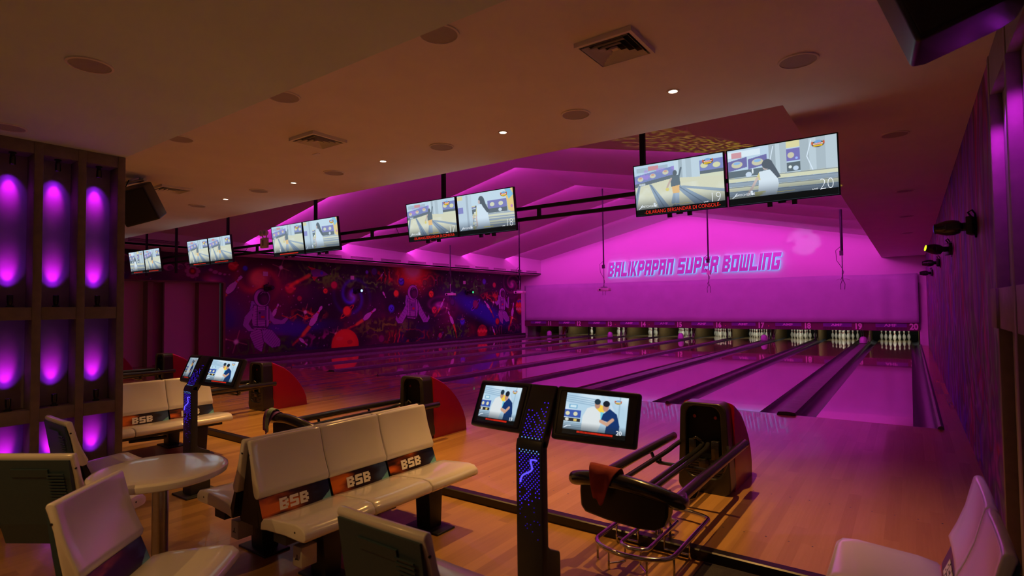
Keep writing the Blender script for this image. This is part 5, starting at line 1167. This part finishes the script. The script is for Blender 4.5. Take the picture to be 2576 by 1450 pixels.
def diffuser(x, y, lab, z=CZ, s=.19):
    t = thing('air_diffuser', (x, y, z), lab, 'vent', 'square air diffusers in the ceiling')
    b = MB()
    for (x0, x1, y0, y1) in ((-s, s, s - .022, s), (-s, s, -s, -s + .022), (-s, -s + .022, -s + .022, s - .022), (s - .022, s, -s + .022, s - .022)): b.box(x0, x1, y0, y1, -.030, .0)
    b.obj('frame', MT['plaster'], t)
    b = MB(); b.box(-s + .02, s - .02, -s + .02, s - .02, -.002, -.0005); b.obj('throat', MT['darkpit'], t)
    b = MB()
    for i in range(4):
        a = s - .034 - .038 * i; c = a - .024
        for (p, q) in (((-a, -a), (a, -a)), ((a, -a), (a, a)), ((a, a), (-a, a)), ((-a, a), (-a, -a))):
            k = c / a; b.add([(p[0], p[1], -.034), (q[0], q[1], -.034), (q[0] * k, q[1] * k, -.006), (p[0] * k, p[1] * k, -.006)], [(0, 1, 2, 3)])
    b.add([(-.02, -.02, -.020), (.02, -.02, -.020), (.02, .02, -.020), (-.02, .02, -.020)], [(0, 1, 2, 3)])
    b.obj('louvres', MT['plaster'], t)
diffuser(-1.45, -5.23, 'square pyramid-louvred air diffuser in the ceiling, dust stain at its corner')
diffuser(-4.56, -5.21, 'square louvred air diffuser above the long bench')
diffuser(-7.95, -5.10, 'square louvred air diffuser partly hidden by the hanging black loudspeaker')
# smoke detector flecks near the second diffuser
b = MB(); b.box(-5.02 - .05, -5.02 + .05, -4.93, -4.90, CZ - .006, CZ); b.obj('ceiling_patch', MT['cream'], label='small torn patch in the ceiling beside the louvred diffuser', cat='patch')
# loudspeakers
def loudspeaker(loc, rot, lab, w_=.40, h=.50, d=.36, chamfer=.10):
    t = thing('loudspeaker', loc, lab, 'loudspeaker'); t.rotation_euler = rot
    out = [(-w_ / 2, -d / 2), (w_ / 2, -d / 2), (w_ / 2, d / 2 - chamfer), (w_ / 2 - chamfer, d / 2), (-w_ / 2 + chamfer, d / 2), (-w_ / 2, d / 2 - chamfer)]
    b = MB(); b.prism(out, -h / 2, h / 2, 'z'); b.obj('cabinet', MT['black'], t, bevel=.02 if w_ < .45 else .055, seg=5)
    b = MB(); b.box(-w_ / 2 + .02, w_ / 2 - .02, -d / 2 - .008, -d / 2 - .001, -h / 2 + .02, h / 2 - .02); b.obj('grille_cloth', MT['speakerm'], t, bevel=.006)
    return t
t = loudspeaker((-7.58, -5.60, 2.84), (math.radians(26), math.radians(-16), math.radians(42)), 'black loudspeaker tilted down from the ceiling beside the lattice wall', .40, .42, .36)
t = thing('pipe_bracket', (-7.70, -5.60, 3.16), 'gleaming pipe bracket over the tilted black loudspeaker', 'bracket')
b = MB(); b.tube([(-.45, 0, .02 - .0), (-.45, 0, -.03)], .012, 8); b.tube([(-.50, 0, .055 - .06), (.30, -.02, -.055)], .020, 12); b.tube([(.1, 0, .0), (.1, 0, -.06)], .012, 8); b.obj('pipe', MT['steel'], t, smooth=True)
b = MB(); b.tube(smooth_path([(-.15, -.03, 0), (-.16, -.05, -.06), (-.22, -.06, -.14)]), .006, 6); b.obj('cable', MT['rubber'], t)
t = loudspeaker((.165, -5.58, 2.80), (0, math.radians(-19), math.radians(4)), 'large black loudspeaker with rounded edge high on the marbled wall', .38, .42, .34, .05)
b = MB(); b.box(.18, .235, -.05, .05, -.05, .05); b.obj('bracket', MT['metal_black'], t)

# ================================================================== PROJECTED PATTERNS from the moving heads
def gobo(loc, target, angle, power, color, kind, scale=20.0, thr=.55, rot=0.0, stretch=(1, 1, 1)):
    o = light('gobo_lamp', 'SPOT', loc, Vector(target) - Vector(loc), power, color, spot_size=math.radians(angle), spot_blend=.6, shadow_soft_size=.004)
    ld = o.data; ld.use_nodes = True; nt = ld.node_tree; N = nt.nodes.new; Lk = nt.links.new
    em = [n for n in nt.nodes if n.type == 'EMISSION'][0]
    tc = N('ShaderNodeTexCoord'); mp = N('ShaderNodeMapping'); mp.inputs['Scale'].default_value = stretch; mp.inputs['Rotation'].default_value = (0, 0, rot); Lk(tc.outputs['Normal'], mp.inputs[0])
    if kind == 'noise': n = N('ShaderNodeTexNoise'); n.inputs['Scale'].default_value = scale; n.inputs['Detail'].default_value = 2; Lk(mp.outputs[0], n.inputs['Vector']); out = n.outputs['Fac']
    else: n = N('ShaderNodeTexBrick'); n.inputs['Scale'].default_value = scale; n.inputs['Mortar Size'].default_value = .035; n.inputs['Color1'].default_value = (1, 1, 1, 1); n.inputs['Color2'].default_value = (.2, .2, .2, 1); n.inputs['Mortar'].default_value = (0, 0, 0, 1); Lk(mp.outputs[0], n.inputs['Vector']); out = n.outputs['Color']
    cr = N('ShaderNodeValToRGB'); cr.color_ramp.elements[0].position = thr - .06; cr.color_ramp.elements[1].position = thr + .06; Lk(out, cr.inputs[0]); Lk(cr.outputs[0], em.inputs['Color'])
    return o
gobo((.20, 8.6, 2.35), (-3.25, 15.7, 3.9), 8.5, 520, (.45, .55, 1.0), 'noise', 14, .42)
gobo((.10, 1.05, 2.45), (-3.2, -.9, 4.25), 24, 420, (1.0, .75, .04), 'noise', 26, .55, stretch=(1.5, 9, 1), rot=.5)
gobo((-16.35, 11.3, 2.35), (-13.3, 9.6, 4.1), 16, 60, (.6, 1.0, .5), 'brick', 30, .5)
